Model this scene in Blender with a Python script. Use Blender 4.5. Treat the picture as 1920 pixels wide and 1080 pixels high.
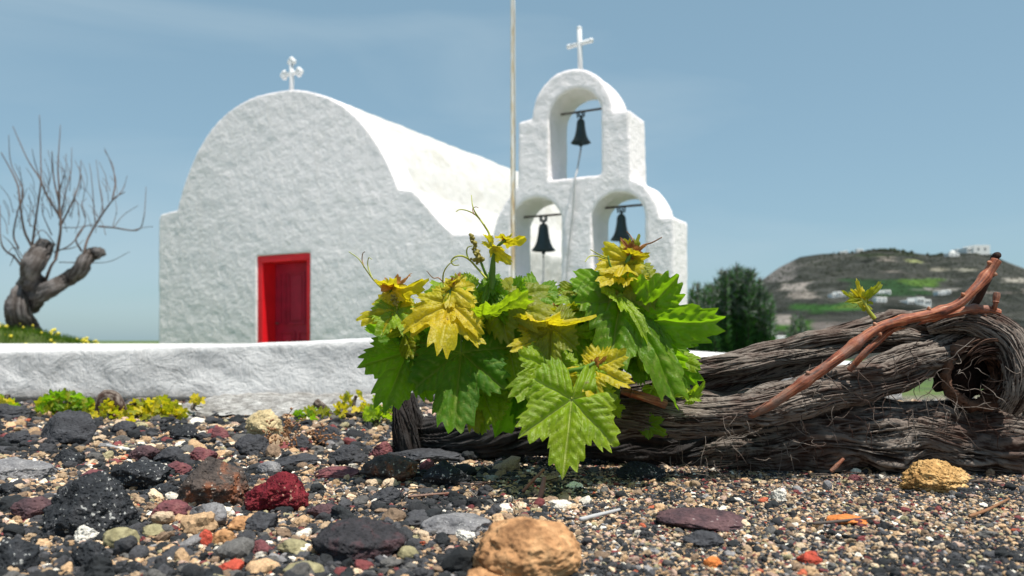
import bpy, bmesh, math, random
import numpy as np
from mathutils import Vector, Matrix
for o in list(bpy.data.objects): bpy.data.objects.remove(o)
scene = bpy.context.scene
COL = scene.collection
R = math.radians
# ------------------------------------------------------------------ camera
FPX, HZ, H = 1500.0, 636.0, 0.25          # focal length in px of a 1920 wide frame, horizon row, eye height
cam = bpy.data.cameras.new('camera'); camo = bpy.data.objects.new('camera', cam); COL.objects.link(camo)
camo.location = (0, 0, H); camo.rotation_euler = (R(90), 0, 0)
cam.sensor_width = 36; cam.lens = 36 * FPX / 1920; cam.shift_y = (HZ - 540) / 1920
cam.clip_start = 0.05; cam.clip_end = 6000
cam.dof.use_dof = True; cam.dof.focus_distance = 1.36; cam.dof.aperture_fstop = 5.2
scene.camera = camo
# ------------------------------------------------------------------ light
SUN_EL = 70.0
sh = Vector((0.72, -0.69)).normalized()
sd = Vector((sh.x * math.cos(R(SUN_EL)), sh.y * math.cos(R(SUN_EL)), math.sin(R(SUN_EL))))
w = bpy.data.worlds.new("World"); scene.world = w; w.use_nodes = True
nt = w.node_tree; nt.nodes.clear()
sky = nt.nodes.new('ShaderNodeTexSky'); sky.sky_type = 'NISHITA'; sky.sun_disc = False
sky.sun_elevation = R(SUN_EL); sky.sun_rotation = math.atan2(sh.x, sh.y)
sky.altitude = 0; sky.air_density = 1.0; sky.dust_density = 0.7; sky.ozone_density = 1.3
hsv = nt.nodes.new('ShaderNodeHueSaturation'); hsv.inputs['Saturation'].default_value = 0.78
tint = nt.nodes.new('ShaderNodeMix'); tint.data_type = 'RGBA'; tint.blend_type = 'MULTIPLY'; tint.inputs[0].default_value = 1
tint.inputs[7].default_value = (0.90, 1.0, 0.99, 1)
# thin high cloud
tc = nt.nodes.new('ShaderNodeTexCoord'); mp = nt.nodes.new('ShaderNodeMapping')
mp.inputs['Scale'].default_value = (1.2, 1.2, 5.0); mp.inputs['Rotation'].default_value = (0, R(18), 0)
cn = nt.nodes.new('ShaderNodeTexNoise'); cn.inputs['Scale'].default_value = 1.6; cn.inputs['Detail'].default_value = 6; cn.inputs['Distortion'].default_value = 0.6
cr = nt.nodes.new('ShaderNodeMapRange'); cr.inputs[1].default_value = 0.45; cr.inputs[2].default_value = 0.85; cr.inputs[4].default_value = 0.55
cm = nt.nodes.new('ShaderNodeMix'); cm.data_type = 'RGBA'; cm.inputs[7].default_value = (4.0, 5.0, 5.6, 1)
bg = nt.nodes.new('ShaderNodeBackground'); bg.inputs[1].default_value = 0.106
wo = nt.nodes.new('ShaderNodeOutputWorld')
L = nt.links.new
L(sky.outputs[0], hsv.inputs['Color']); L(hsv.outputs[0], tint.inputs[6]); 
flat = nt.nodes.new('ShaderNodeMix'); flat.data_type = 'RGBA'; flat.inputs[0].default_value = 0.55; flat.inputs[7].default_value = (2.0, 3.5, 4.5, 1)
L(tint.outputs[2], flat.inputs[6]); L(flat.outputs[2], cm.inputs[6])
L(tc.outputs['Generated'], mp.inputs[0]); L(mp.outputs[0], cn.inputs[0]); L(cn.outputs[0], cr.inputs[0]); L(cr.outputs[0], cm.inputs[0])
L(cm.outputs[2], bg.inputs[0]); L(bg.outputs[0], wo.inputs[0])
sl = bpy.data.lights.new('sun', 'SUN'); sl.energy = 5.0; sl.angle = R(0.5); sl.color = (1.0, 0.945, 0.86)
so = bpy.data.objects.new('sun', sl); COL.objects.link(so)
so.rotation_euler = sd.to_track_quat('Z', 'Y').to_euler(); so.location = (5, -3, 10)
vs = scene.view_settings; vs.view_transform = 'Standard'; vs.look = 'None'; vs.exposure = 0.28; vs.gamma = 1
scene.render.engine = 'CYCLES'
# ------------------------------------------------------------------ helpers
def P(px, py, Y): return np.array(((px - 960) / FPX * Y, Y, H + (HZ - py) / FPX * Y))
def GY(py): return H * FPX / (py - HZ)
rng = np.random.default_rng(7)
_perm = np.random.default_rng(3).permutation(512).astype(np.int64)
_grad = np.random.default_rng(4).normal(size=(512, 3)); _grad /= np.linalg.norm(_grad, axis=1)[:, None]
def noise3(p):
    p = np.asarray(p, float); i = np.floor(p).astype(np.int64); f = p - i
    u = f * f * f * (f * (f * 6 - 15) + 10); out = np.zeros(len(p))
    for dx in (0, 1):
        for dy in (0, 1):
            for dz in (0, 1):
                h = _perm[(_perm[(_perm[(i[:, 0] + dx) & 511] + i[:, 1] + dy) & 511] + i[:, 2] + dz) & 511]
                g = _grad[h]
                d = g[:, 0] * (f[:, 0] - dx) + g[:, 1] * (f[:, 1] - dy) + g[:, 2] * (f[:, 2] - dz)
                wx = u[:, 0] if dx else 1 - u[:, 0]; wy = u[:, 1] if dy else 1 - u[:, 1]; wz = u[:, 2] if dz else 1 - u[:, 2]
                out += d * wx * wy * wz
    return out * 1.6
def fbm(p, o=4, g=0.5):
    a, s, t = 1.0, 1.0, 0
    for k in range(o): t = t + a * noise3(np.asarray(p) * s + 17.3 * k); a *= g; s *= 2.03
    return t
ORG = {}
def mesh(name, V, F, mat, parent=None, smooth=True, attrs=None, kind=None, loc=None):
    V = np.asarray(V, float)
    if parent is not None: off = ORG[parent.name]
    elif loc is not None: off = np.asarray(loc, float)
    else: off = V.mean(axis=0) * np.array((1, 1, 0)) + np.array((0, 0, V[:, 2].min()))
    me = bpy.data.meshes.new(name); V2 = V - off
    if isinstance(F, np.ndarray) and F.ndim == 2:
        n, k = F.shape
        me.vertices.add(len(V2)); me.vertices.foreach_set('co', V2.ravel())
        me.loops.add(n * k); me.loops.foreach_set('vertex_index', F.ravel().astype(np.int32))
        me.polygons.add(n); me.polygons.foreach_set('loop_start', np.arange(0, n * k, k, dtype=np.int32))
        me.polygons.foreach_set('loop_total', np.full(n, k, dtype=np.int32)); me.update(calc_edges=True)
    else:
        me.from_pydata([tuple(v) for v in V2], [], [tuple(int(i) for i in f) for f in F])
    if smooth: me.polygons.foreach_set('use_smooth', np.ones(len(me.polygons), bool))
    if attrs:
        for k, a in attrs.items():
            a = np.asarray(a, float)
            if a.ndim == 1:
                at = me.attributes.new(k, 'FLOAT', 'POINT'); at.data.foreach_set('value', a)
            else:
                at = me.attributes.new(k, 'FLOAT_VECTOR', 'POINT'); at.data.foreach_set('vector', a.ravel())
    me.materials.append(mat); me.validate(); me.update()
    o = bpy.data.objects.new(name, me); COL.objects.link(o)
    if parent is not None: o.parent = parent; ORG[o.name] = off
    else: o.location = off; ORG[o.name] = off
    if kind: o['kind'] = kind
    return o
def tag(o, label, cat, group=None, kind=None):
    o['label'] = label; o['category'] = cat
    if group: o['group'] = group
    if kind: o['kind'] = kind
    return o
def empty(name, loc, label, cat, group=None):
    o = bpy.data.objects.new(name, None); COL.objects.link(o); o.location = loc; o.empty_display_size = .05
    ORG[o.name] = np.asarray(loc, float); return tag(o, label, cat, group)
class Bag:
    def __init__(s): s.V = []; s.F = []; s.n = 0; s.A = []
    def add(s, V, F, a=None):
        V = np.asarray(V, float); s.V.append(V); s.F += [tuple(int(i) + s.n for i in f) for f in F]; s.n += len(V)
        s.A.append(np.zeros(len(V)) if a is None else np.asarray(a))
    def arr(s): return np.concatenate(s.V), s.F
    def quads(s): return np.concatenate(s.V), np.array(s.F)
def catmull(pts, n):
    pts = np.asarray(pts, float); m = len(pts)
    if m == 2: t = np.linspace(0, 1, n)[:, None]; return pts[0] * (1 - t) + pts[1] * t
    Q = np.vstack([2 * pts[0] - pts[1], pts, 2 * pts[-1] - pts[-2]])
    ts = np.linspace(0, m - 1 - 1e-9, n); k = ts.astype(int); t = (ts - k)[:, None]
    a, b, c, d = Q[k], Q[k + 1], Q[k + 2], Q[k + 3]
    return .5 * (2 * b + (c - a) * t + (2 * a - 5 * b + 4 * c - d) * t * t + (3 * b - a - 3 * c + d) * t ** 3)
def frames(C):
    T = np.gradient(C, axis=0); T /= np.linalg.norm(T, axis=1)[:, None] + 1e-12
    N = np.zeros_like(C); v = np.array((0, 0, 1.)) if abs(T[0][2]) < .9 else np.array((1., 0, 0))
    v = v - T[0] * v.dot(T[0]); N[0] = v / np.linalg.norm(v)
    for i in range(1, len(C)):
        v = N[i - 1] - T[i] * N[i - 1].dot(T[i]); N[i] = v / (np.linalg.norm(v) + 1e-12)
    return T, N, np.cross(T, N)
def tube(pts, rad, seg=8, n=None, disp=None, cap=True):
    """pts (k,3), rad list; returns V,F(quads+caps as quads),S,TH"""
    n = n or max(4, len(pts) * 4)
    C = catmull(pts, n); r = catmull(np.column_stack([rad, rad, rad]), n)[:, 0]
    T, N, B = frames(C); s = np.concatenate([[0], np.cumsum(np.linalg.norm(np.diff(C, axis=0), axis=1))])
    th = np.linspace(0, 2 * np.pi, seg, endpoint=False)
    S, TH = np.meshgrid(s, th, indexing='ij'); RR = np.repeat(r[:, None], seg, 1)
    a = None
    if disp is not None:
        d, a = disp(S.ravel(), TH.ravel(), RR.ravel()); RR = RR + d.reshape(RR.shape)
    V = C[:, None, :] + RR[..., None] * (np.cos(TH)[..., None] * N[:, None, :] + np.sin(TH)[..., None] * B[:, None, :])
    V = V.reshape(-1, 3)
    i, j = np.meshgrid(np.arange(n - 1), np.arange(seg), indexing='ij'); j2 = (j + 1) % seg
    F = np.stack([i * seg + j, i * seg + j2, (i + 1) * seg + j2, (i + 1) * seg + j], -1).reshape(-1, 4).tolist()
    if cap:
        V = np.vstack([V, C[0] - T[0] * r[0] * .3, C[-1] + T[-1] * r[-1] * .3]); c0 = n * seg; c1 = c0 + 1
        F = [tuple(f) for f in F] + [(j + 1 if j + 1 < seg else 0, j, c0) for j in range(seg)] + [((n - 1) * seg + j, (n - 1) * seg + (j + 1) % seg, c1) for j in range(seg)]
        if a is not None: a = np.concatenate([a, [a.mean()] * 2])
    return V, F, a
def box(x0, x1, y0, y1, z0, z1):
    V = np.array([(x, y, z) for x in (x0, x1) for y in (y0, y1) for z in (z0, z1)], float)
    return V, [(0, 1, 3, 2), (4, 6, 7, 5), (0, 4, 5, 1), (2, 3, 7, 6), (0, 2, 6, 4), (1, 5, 7, 3)]
# ------------------------------------------------------------------ materials
def new_mat(name):
    m = bpy.data.materials.new(name); m.use_nodes = True; n = m.node_tree.nodes; n.clear()
    out = n.new('ShaderNodeOutputMaterial'); b = n.new('ShaderNodeBsdfPrincipled'); m.node_tree.links.new(b.outputs[0], out.inputs[0])
    return m, n, m.node_tree.links.new, b, out
def c4(c): return (c[0], c[1], c[2], 1)
def ramp(n, stops, interp='LINEAR'):
    r = n.new('ShaderNodeValToRGB'); r.color_ramp.interpolation = interp
    e = r.color_ramp.elements
    e[0].position, e[0].color = stops[0][0], c4(stops[0][1]); e[1].position, e[1].color = stops[-1][0], c4(stops[-1][1])
    for p, c in stops[1:-1]: x = e.new(p); x.color = c4(c)
    return r
def noisen(n, L, vec, scale, detail=5, rough=.55, dist=0):
    t = n.new('ShaderNodeTexNoise'); t.inputs['Scale'].default_value = scale; t.inputs['Detail'].default_value = detail
    t.inputs['Roughness'].default_value = rough; t.inputs['Distortion'].default_value = dist
    if vec is not None: L(vec, t.inputs['Vector'])
    return t
def mixc(n, L, fac, a, b, blend='MIX'):
    m = n.new('ShaderNodeMix'); m.data_type = 'RGBA'; m.blend_type = blend
    for v, i in ((fac, 0), (a, 6), (b, 7)):
        if isinstance(v, (int, float)): m.inputs[i].default_value = v
        elif isinstance(v, tuple): m.inputs[i].default_value = c4(v)
        else: L(v, m.inputs[i])
    return m.outputs[2]
def bump(n, L, b, h, strength, dist, prev=None):
    k = n.new('ShaderNodeBump'); k.inputs['Strength'].default_value = strength; k.inputs['Distance'].default_value = dist
    L(h, k.inputs['Height'])
    if prev is not None: L(prev, k.inputs['Normal'])
    if b is not None: L(k.outputs[0], b.inputs['Normal'])
    return k.outputs[0]
def geo_pos(n): return n.new('ShaderNodeNewGeometry').outputs['Position']
def obj_co(n): return n.new('ShaderNodeTexCoord').outputs['Object']
def mr(n, L, v, a, b, c=0, d=1):
    m = n.new('ShaderNodeMapRange'); L(v, m.inputs[0])
    for i, x in zip((1, 2, 3, 4), (a, b, c, d)): m.inputs[i].default_value = x
    return m.outputs[0]
def plaster(name, col, s1, s2, d1, d2, stain=(.55, .52, .47), amt=.35):
    m, n, L, b, _ = new_mat(name); p = geo_pos(n)
    n1 = noisen(n, L, p, s1, 4, .6, .4); n2 = noisen(n, L, p, s2, 3, .6); n3 = noisen(n, L, p, s1 * .35, 6, .65)
    f = mr(n, L, n3.outputs[0], .52, .78, 0, amt)
    mp = n.new('ShaderNodeMapping'); mp.inputs['Scale'].default_value = (3.5, 3.5, .45); L(p, mp.inputs[0]); n4 = noisen(n, L, mp.outputs[0], 2.2, 6, .7)
    c0 = mixc(n, L, f, col, stain); L(mixc(n, L, mr(n, L, n4.outputs[0], .56, .80, 0, .5), c0, tuple(k * .82 for k in stain)), b.inputs['Base Color']); b.inputs['Roughness'].default_value = .9
    q = bump(n, L, None, n1.outputs[0], 1.0, d1); bump(n, L, b, n2.outputs[0], 1.0, d2, q)
    return m
M = {}
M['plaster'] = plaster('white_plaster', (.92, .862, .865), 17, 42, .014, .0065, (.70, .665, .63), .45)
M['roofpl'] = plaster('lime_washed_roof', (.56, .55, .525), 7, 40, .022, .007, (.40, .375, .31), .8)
M['wall'] = plaster('wall_plaster', (.78, .79, .79), 14, 60, .012, .004, (.58, .58, .57), .55)
M['terrace'] = plaster('painted_paving', (.8, .79, .77), 5, 40, .004, .002)
M['white_metal'] = plaster('white_painted_metal', (.72, .73, .74), 20, 90, .003, .001)
def simple(name, col, rough=.6, metal=0, var=.15, scale=8, bd=0):
    m, n, L, b, _ = new_mat(name); p = obj_co(n); t = noisen(n, L, p, scale, 5)
    L(mixc(n, L, t.outputs[0], tuple(c * (1 - var) for c in col), tuple(min(1, c * (1 + var)) for c in col)), b.inputs['Base Color'])
    b.inputs['Roughness'].default_value = rough; b.inputs['Metallic'].default_value = metal
    if bd: bump(n, L, b, noisen(n, L, p, scale * 5, 3).outputs[0], 1, bd)
    return m
M['red_frame'] = simple('red_paint', (.88, .012, .02), .45, 0, .2, 6, .004)
M['red_door'] = simple('crimson_paint', (.42, .008, .035), .55, 0, .5, 5, .006)
M['bronze'] = simple('dark_bronze', (.035, .055, .06), .45, .5, .4, 12, .002)
M['iron'] = simple('crack_strip_dark', (.10, .08, .07), .8, .2, .4, 20)
M['rope'] = simple('grey_rope', (.42, .42, .42), .95)
def pole_mat():
    m, n, L, b, _ = new_mat('chipped_white_pole'); p = obj_co(n)
    mp = n.new('ShaderNodeMapping'); mp.inputs['Scale'].default_value = (18, 18, 2.2); L(p, mp.inputs[0])
    t = noisen(n, L, mp.outputs[0], 1.5, 6, .65)
    r = ramp(n, [(.44, (.76, .73, .66)), (.56, (.60, .47, .27)), (.70, (.24, .12, .06))]); L(t.outputs[0], r.inputs[0])
    L(r.outputs[0], b.inputs['Base Color']); b.inputs['Roughness'].default_value = .6; return m
M['pole'] = pole_mat()
def rock(name, cols, speck=None, sp=.0, bscale=60, bd=.004, pit=True, rough=.9):
    m, n, L, b, _ = new_mat(name); p = obj_co(n)
    t = noisen(n, L, p, 22, 6, .65, .5); r = ramp(n, [(.3 + .4 * i / max(1, len(cols) - 1), c) for i, c in enumerate(cols)]); L(t.outputs[0], r.inputs[0])
    fine = noisen(n, L, p, bscale * 2.5, 4, .7); c = mixc(n, L, .55, r.outputs[0], mixc(n, L, 1.0, r.outputs[0], mr(n, L, fine.outputs[0], .3, .7, .35, 1.7), 'MULTIPLY'))
    if speck:
        v = noisen(n, L, p, bscale * 2.6, 2, .5); g = noisen(n, L, p, 14, 3)
        f = n.new('ShaderNodeMath'); f.operation = 'MULTIPLY_ADD'; L(g.outputs[0], f.inputs[0]); f.inputs[1].default_value = .35; L(v.outputs[0], f.inputs[2])
        c = mixc(n, L, mr(n, L, f.outputs[0], .86 - sp, .90 - sp), c, speck)
    L(c, b.inputs['Base Color']); b.inputs['Roughness'].default_value = rough; b.inputs['Specular IOR Level'].default_value = .25
    q = bump(n, L, None, noisen(n, L, p, bscale, 5, .7).outputs[0], 1, bd)
    if pit:
        v = n.new('ShaderNodeTexVoronoi'); v.inputs['Scale'].default_value = bscale * 3; L(p, v.inputs['Vector'])
        q = bump(n, L, None, mr(n, L, v.outputs[0], 0, .45), 1, bd * .45, q)
    L(q, b.inputs['Normal']); return m
K = {
 'black': rock('black_scoria', [(.012, .014, .017), (.03, .033, .038), (.06, .06, .065)], (.42, .42, .40), .035, 70, .006),
 'char': rock('charcoal_lava', [(.03, .03, .034), (.07, .072, .08)], None, 0, 50, .004),
 'grey': rock('grey_lava', [(.10, .10, .11), (.2, .195, .2), (.28, .27, .27)], (.5, .5, .48), .0, 90, .002),
 'brown': rock('brown_lava', [(.04, .034, .033), (.09, .07, .06), (.32, .10, .035)], (.5, .45, .38), .01, 60, .005),
 'crimson': rock('crimson_scoria', [(.05, .006, .010), (.14, .010, .018), (.22, .03, .035)], (.45, .25, .18), .0, 80, .005),
 'maroon': rock('maroon_lava', [(.07, .035, .042), (.16, .055, .06), (.25, .12, .11)], None, 0, 70, .003),
 'darkmar': rock('dark_maroon_lava', [(.03, .024, .03), (.09, .05, .055), (.14, .08, .08)], (.3, .25, .24), -.02, 70, .003),
 'blackmar': rock('black_maroon_lava', [(.018, .018, .021), (.035, .033, .037), (.10, .045, .05)], None, 0, 60, .005),
 'tan': rock('tan_pumice', [(.13, .06, .025), (.42, .22, .10), (.60, .36, .18)], None, 0, 45, .003, True),
 'yellow': rock('yellow_pumice', [(.24, .12, .04), (.54, .32, .12), (.68, .46, .22)], None, 0, 55, .008),
 'pale': rock('pale_yellow_stone', [(.38, .30, .16), (.62, .5, .3)], None, 0, 50, .004),
 'white': rock('white_pumice', [(.55, .5, .42), (.8, .78, .72)], None, 0, 60, .004),
 'olive': rock('olive_stone', [(.16, .14, .07), (.38, .34, .2)], None, 0, 60, .002, False),
 'red': rock('red_stone', [(.3, .04, .025), (.52, .10, .06)], None, 0, 70, .003),
 'orange': rock('orange_stone', [(.5, .13, .03), (.75, .28, .08)], None, 0, 70, .003),
}
# ------------------------------------------------------------------ ground
def gz(x, y):
    x = np.asarray(x, float); y = np.asarray(y, float)
    n = fbm(np.column_stack([x.ravel() * 1.1, y.ravel() * 1.1, np.zeros(x.size)]), 4).reshape(x.shape) * .008
    n = n * np.clip((y - .9) / 1.2, .25, 1)
    t = np.clip((y - 3.4) / 3.0, 0, 1); t = t * t * (3 - 2 * t)
    far = np.clip((y - 25) / 200, 0, 1)
    return n - .38 * t - far * 6
def ground():
    xs = np.concatenate([-np.geomspace(2500, 3, 50), np.linspace(-2.8, 2.8, 240), np.geomspace(3, 2500, 50)])
    ys = np.concatenate([[-60, -20, -5, -1], np.linspace(0, 4.6, 220), np.geomspace(4.8, 3500, 90)])
    X, Y = np.meshgrid(xs, ys, indexing='ij'); V = np.column_stack([X.ravel(), Y.ravel(), gz(X, Y).ravel()])
    a, b = X.shape; i, j = np.meshgrid(np.arange(a - 1), np.arange(b - 1), indexing='ij')
    F = np.stack([i * b + j, (i + 1) * b + j, (i + 1) * b + j + 1, i * b + j + 1], -1).reshape(-1, 4)
    m, n, L, bb, _ = new_mat('volcanic_soil'); p = geo_pos(n)
    v = n.new('ShaderNodeTexVoronoi'); v.inputs['Scale'].default_value = 190; L(p, v.inputs['Vector'])
    r = ramp(n, [(0, (.03, .03, .032)), (.25, (.08, .075, .07)), (.45, (.30, .22, .14)), (.6, (.05, .048, .045)), (.8, (.45, .38, .3)), (1, (.2, .07, .05))], 'CONSTANT')
    sx = n.new('ShaderNodeSeparateColor'); L(v.outputs['Color'], sx.inputs[0]); L(sx.outputs[0], r.inputs[0])
    sy = n.new('ShaderNodeSeparateXYZ'); L(p, sy.inputs[0])
    g1 = noisen(n, L, p, 1.3, 6, .7); gr = ramp(n, [(.35, (.05, .06, .03)), (.5, (.07, .13, .02)), (.7, (.16, .15, .07))]); L(g1.outputs[0], gr.inputs[0])
    L(mixc(n, L, mr(n, L, sy.outputs[1], 3.3, 3.9), r.outputs[0], gr.outputs[0]), bb.inputs['Base Color']); bb.inputs['Roughness'].default_value = .95
    bump(n, L, bb, v.outputs[0], 1, .004)
    o = mesh('ground', V, F, m, loc=(0, 0, 0), kind='structure'); return o
ground()
# gravel: one uncountable mass of pebbles scattered by geometry nodes
def gravel():
    pts = []; sc = []
    def zone(y0, y1, dens, s0, s1, sig):
        area = (1.34 * (y0 + y1) / 2 + .35) * (y1 - y0); k = int(area * dens)
        y = rng.uniform(y0, y1, k); x = rng.uniform(-1, 1, k) * (.67 * y + .18)
        s = np.clip(np.exp(rng.normal(math.log(s0), sig, k)), s0 * .4, s1); pts.append((x, y)); sc.append(s)
    for y0, y1 in ((.60, .8), (.8, 1.0), (1.0, 1.2), (1.2, 1.45), (1.45, 1.7)): zone(y0, y1, 46000, .0022, .009, .5)
    zone(.6, 1.7, 900, .0065, .014, .35)
    for y0, y1 in ((1.7, 2.1), (2.1, 2.6), (2.6, 3.2)): zone(y0, y1, 11000, .0042, .012, .4)
    zone(1.7, 3.3, 900, .010, .022, .35)
    x = rng.uniform(-.3, 1, 45000); y = rng.uniform(.62, 1.65, 45000); pts.append((x * (.68 * y + .1), y)); sc.append(np.clip(np.exp(rng.normal(math.log(.0017), .4, 45000)), .0009, .005))
    # coarser stones towards the left side
    x = rng.uniform(-1, .1, 2600); y = rng.uniform(.62, 2.7, 2600); x = x * (.66 * y + .1)
    pts.append((x, y)); sc.append(np.clip(np.exp(rng.normal(math.log(.0068), .5, 2600)), .004, .024)); x = rng.uniform(-1, .2, 26000); y = rng.uniform(.65, 2.2, 26000); pts.append((x * (.66 * y + .1), y)); sc.append(np.clip(np.exp(rng.normal(math.log(.0032), .4, 26000)), .002, .007))
    x = np.concatenate([p[0] for p in pts]); y = np.concatenate([p[1] for p in pts]); s = np.concatenate(sc); s = np.where((x > .05) & (s > .004), s * .78, s)
    z = gz(x, y) + s * rng.uniform(-.1, .55, len(s)) 
    V = np.column_stack([x, y, z]); n = len(V)
    pal = np.array([(.018, .02, .022), (.03, .031, .034), (.055, .055, .06), (.10, .095, .09), (.46, .30, .17), (.58, .44, .30), (.74, .68, .58), (.34, .24, .15), (.22, .15, .10), (.17, .045, .045), (.40, .10, .05), (.45, .31, .24), (.26, .25, .25), (.33, .29, .17)])
    wt = np.array([.17, .15, .12, .08, .12, .08, .035, .08, .10, .045, .007, .04, .035, .03]); wt /= wt.sum()
    patch = fbm(np.column_stack([x * 3, y * 3, x * 0]), 3)
    ci = rng.choice(len(pal), n, p=wt); dk = (patch > .25) & (rng.random(n) < .5); ci[dk] = rng.integers(0, 3, dk.sum()); bigl = (s > .009) & (x < 0) & (rng.random(n) < .25); ci[bigl] = rng.integers(0, 4, bigl.sum())
    col = pal[ci] * rng.uniform(.7, 1.25, (n, 1))
    me = bpy.data.meshes.new('gravel'); me.vertices.add(n); me.vertices.foreach_set('co', V.ravel())
    a = me.attributes.new('tint', 'FLOAT_VECTOR', 'POINT'); a.data.foreach_set('vector', np.clip(col, 0, .85).ravel())
    a = me.attributes.new('siz', 'FLOAT_VECTOR', 'POINT'); a.data.foreach_set('vector', (s[:, None] * np.column_stack([rng.uniform(.8, 1.35, n), rng.uniform(.75, 1.1, n), rng.uniform(.5, .9, n)])).ravel())
    a = me.attributes.new('rot', 'FLOAT_VECTOR', 'POINT'); a.data.foreach_set('vector', np.column_stack([rng.normal(0, .35, n), rng.normal(0, .35, n), rng.uniform(0, 6.28, n)]).ravel())
    m, nn, L, b, _ = new_mat('pebble'); at = nn.new('ShaderNodeAttribute'); at.attribute_type = 'INSTANCER'; at.attribute_name = 'tint'
    p = geo_pos(nn); t = noisen(nn, L, p, 350, 4, .7); L(mixc(nn, L, 1, at.outputs['Color'], mr(nn, L, t.outputs[0], .3, .7, .55, 1.45), 'MULTIPLY'), b.inputs['Base Color'])
    b.inputs['Roughness'].default_value = .88; b.inputs['Specular IOR Level'].default_value = .3; bump(nn, L, b, noisen(nn, L, p, 500, 3).outputs[0], .7, .0008)
    me.materials.append(m); o = bpy.data.objects.new('gravel', me); COL.objects.link(o)
    g = bpy.data.node_groups.new('gravel_nodes', 'GeometryNodeTree'); N = g.nodes
    g.interface.new_socket('Geometry', in_out='INPUT', socket_type='NodeSocketGeometry'); g.interface.new_socket('Geometry', in_out='OUTPUT', socket_type='NodeSocketGeometry')
    gi = N.new('NodeGroupInput'); go = N.new('NodeGroupOutput'); GL = g.links.new
    join = N.new('GeometryNodeGeometryToInstance')
    for k in range(9):
        ic = N.new('GeometryNodeMeshIcoSphere'); ic.inputs['Radius'].default_value = 1; ic.inputs['Subdivisions'].default_value = 3
        sp = N.new('GeometryNodeSetPosition'); po = N.new('GeometryNodeInputPosition')
        vo = N.new('ShaderNodeTexVoronoi'); vo.voronoi_dimensions = '4D'; vo.inputs['W'].default_value = k * 3.7; vo.inputs['Scale'].default_value = .75; vo.feature = 'SMOOTH_F1'; vo.inputs['Smoothness'].default_value = .25
        no = N.new('ShaderNodeTexNoise'); no.noise_dimensions = '4D'; no.inputs['W'].default_value = k * 5.1; no.inputs['Scale'].default_value = 1.6; no.inputs['Detail'].default_value = 3
        GL(po.outputs[0], vo.inputs['Vector']); GL(po.outputs[0], no.inputs['Vector'])
        ma = N.new('ShaderNodeMath'); ma.operation = 'MULTIPLY_ADD'; GL(vo.outputs['Distance'], ma.inputs[0]); ma.inputs[1].default_value = -.75; ma.inputs[2].default_value = .92
        mb = N.new('ShaderNodeMath'); mb.operation = 'MULTIPLY_ADD'; GL(no.outputs[0], mb.inputs[0]); mb.inputs[1].default_value = .9; GL(ma.outputs[0], mb.inputs[2])
        vm = N.new('ShaderNodeVectorMath'); vm.operation = 'SCALE'; GL(po.outputs[0], vm.inputs[0]); GL(mb.outputs[0], vm.inputs['Scale'])
        sm = N.new('GeometryNodeSetMaterial'); sm.inputs['Material'].default_value = m
        GL(ic.outputs[0], sp.inputs['Geometry']); GL(vm.outputs[0], sp.inputs['Position']); GL(sp.outputs[0], sm.inputs['Geometry']); GL(sm.outputs[0], join.inputs[0])
    ip = N.new('GeometryNodeInstanceOnPoints'); ip.inputs['Pick Instance'].default_value = True
    m2p = N.new('GeometryNodeMeshToPoints'); GL(gi.outputs[0], m2p.inputs[0]); GL(m2p.outputs[0], ip.inputs['Points']); GL(join.outputs[0], ip.inputs['Instance'])
    rv = N.new('FunctionNodeRandomValue'); rv.data_type = 'INT'; GL(rv.outputs[2], ip.inputs['Instance Index'])
    for s_ in rv.inputs:
        if s_.type == 'INT' and s_.name == 'Max': s_.default_value = 8
        if s_.type == 'INT' and s_.name == 'Min': s_.default_value = 0
    for nm, so_ in (('siz', 'Scale'), ('rot', 'Rotation')):
        na = N.new('GeometryNodeInputNamedAttribute'); na.data_type = 'FLOAT_VECTOR'; na.inputs[0].default_value = nm; GL(na.outputs[0], ip.inputs[so_])
    GL(ip.outputs[0], go.inputs[0])
    md = o.modifiers.new('scatter', 'NODES'); md.node_group = g
    tag(o, 'loose mixed volcanic gravel covering the ground in the foreground', 'gravel', kind='stuff')
gravel()
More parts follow.
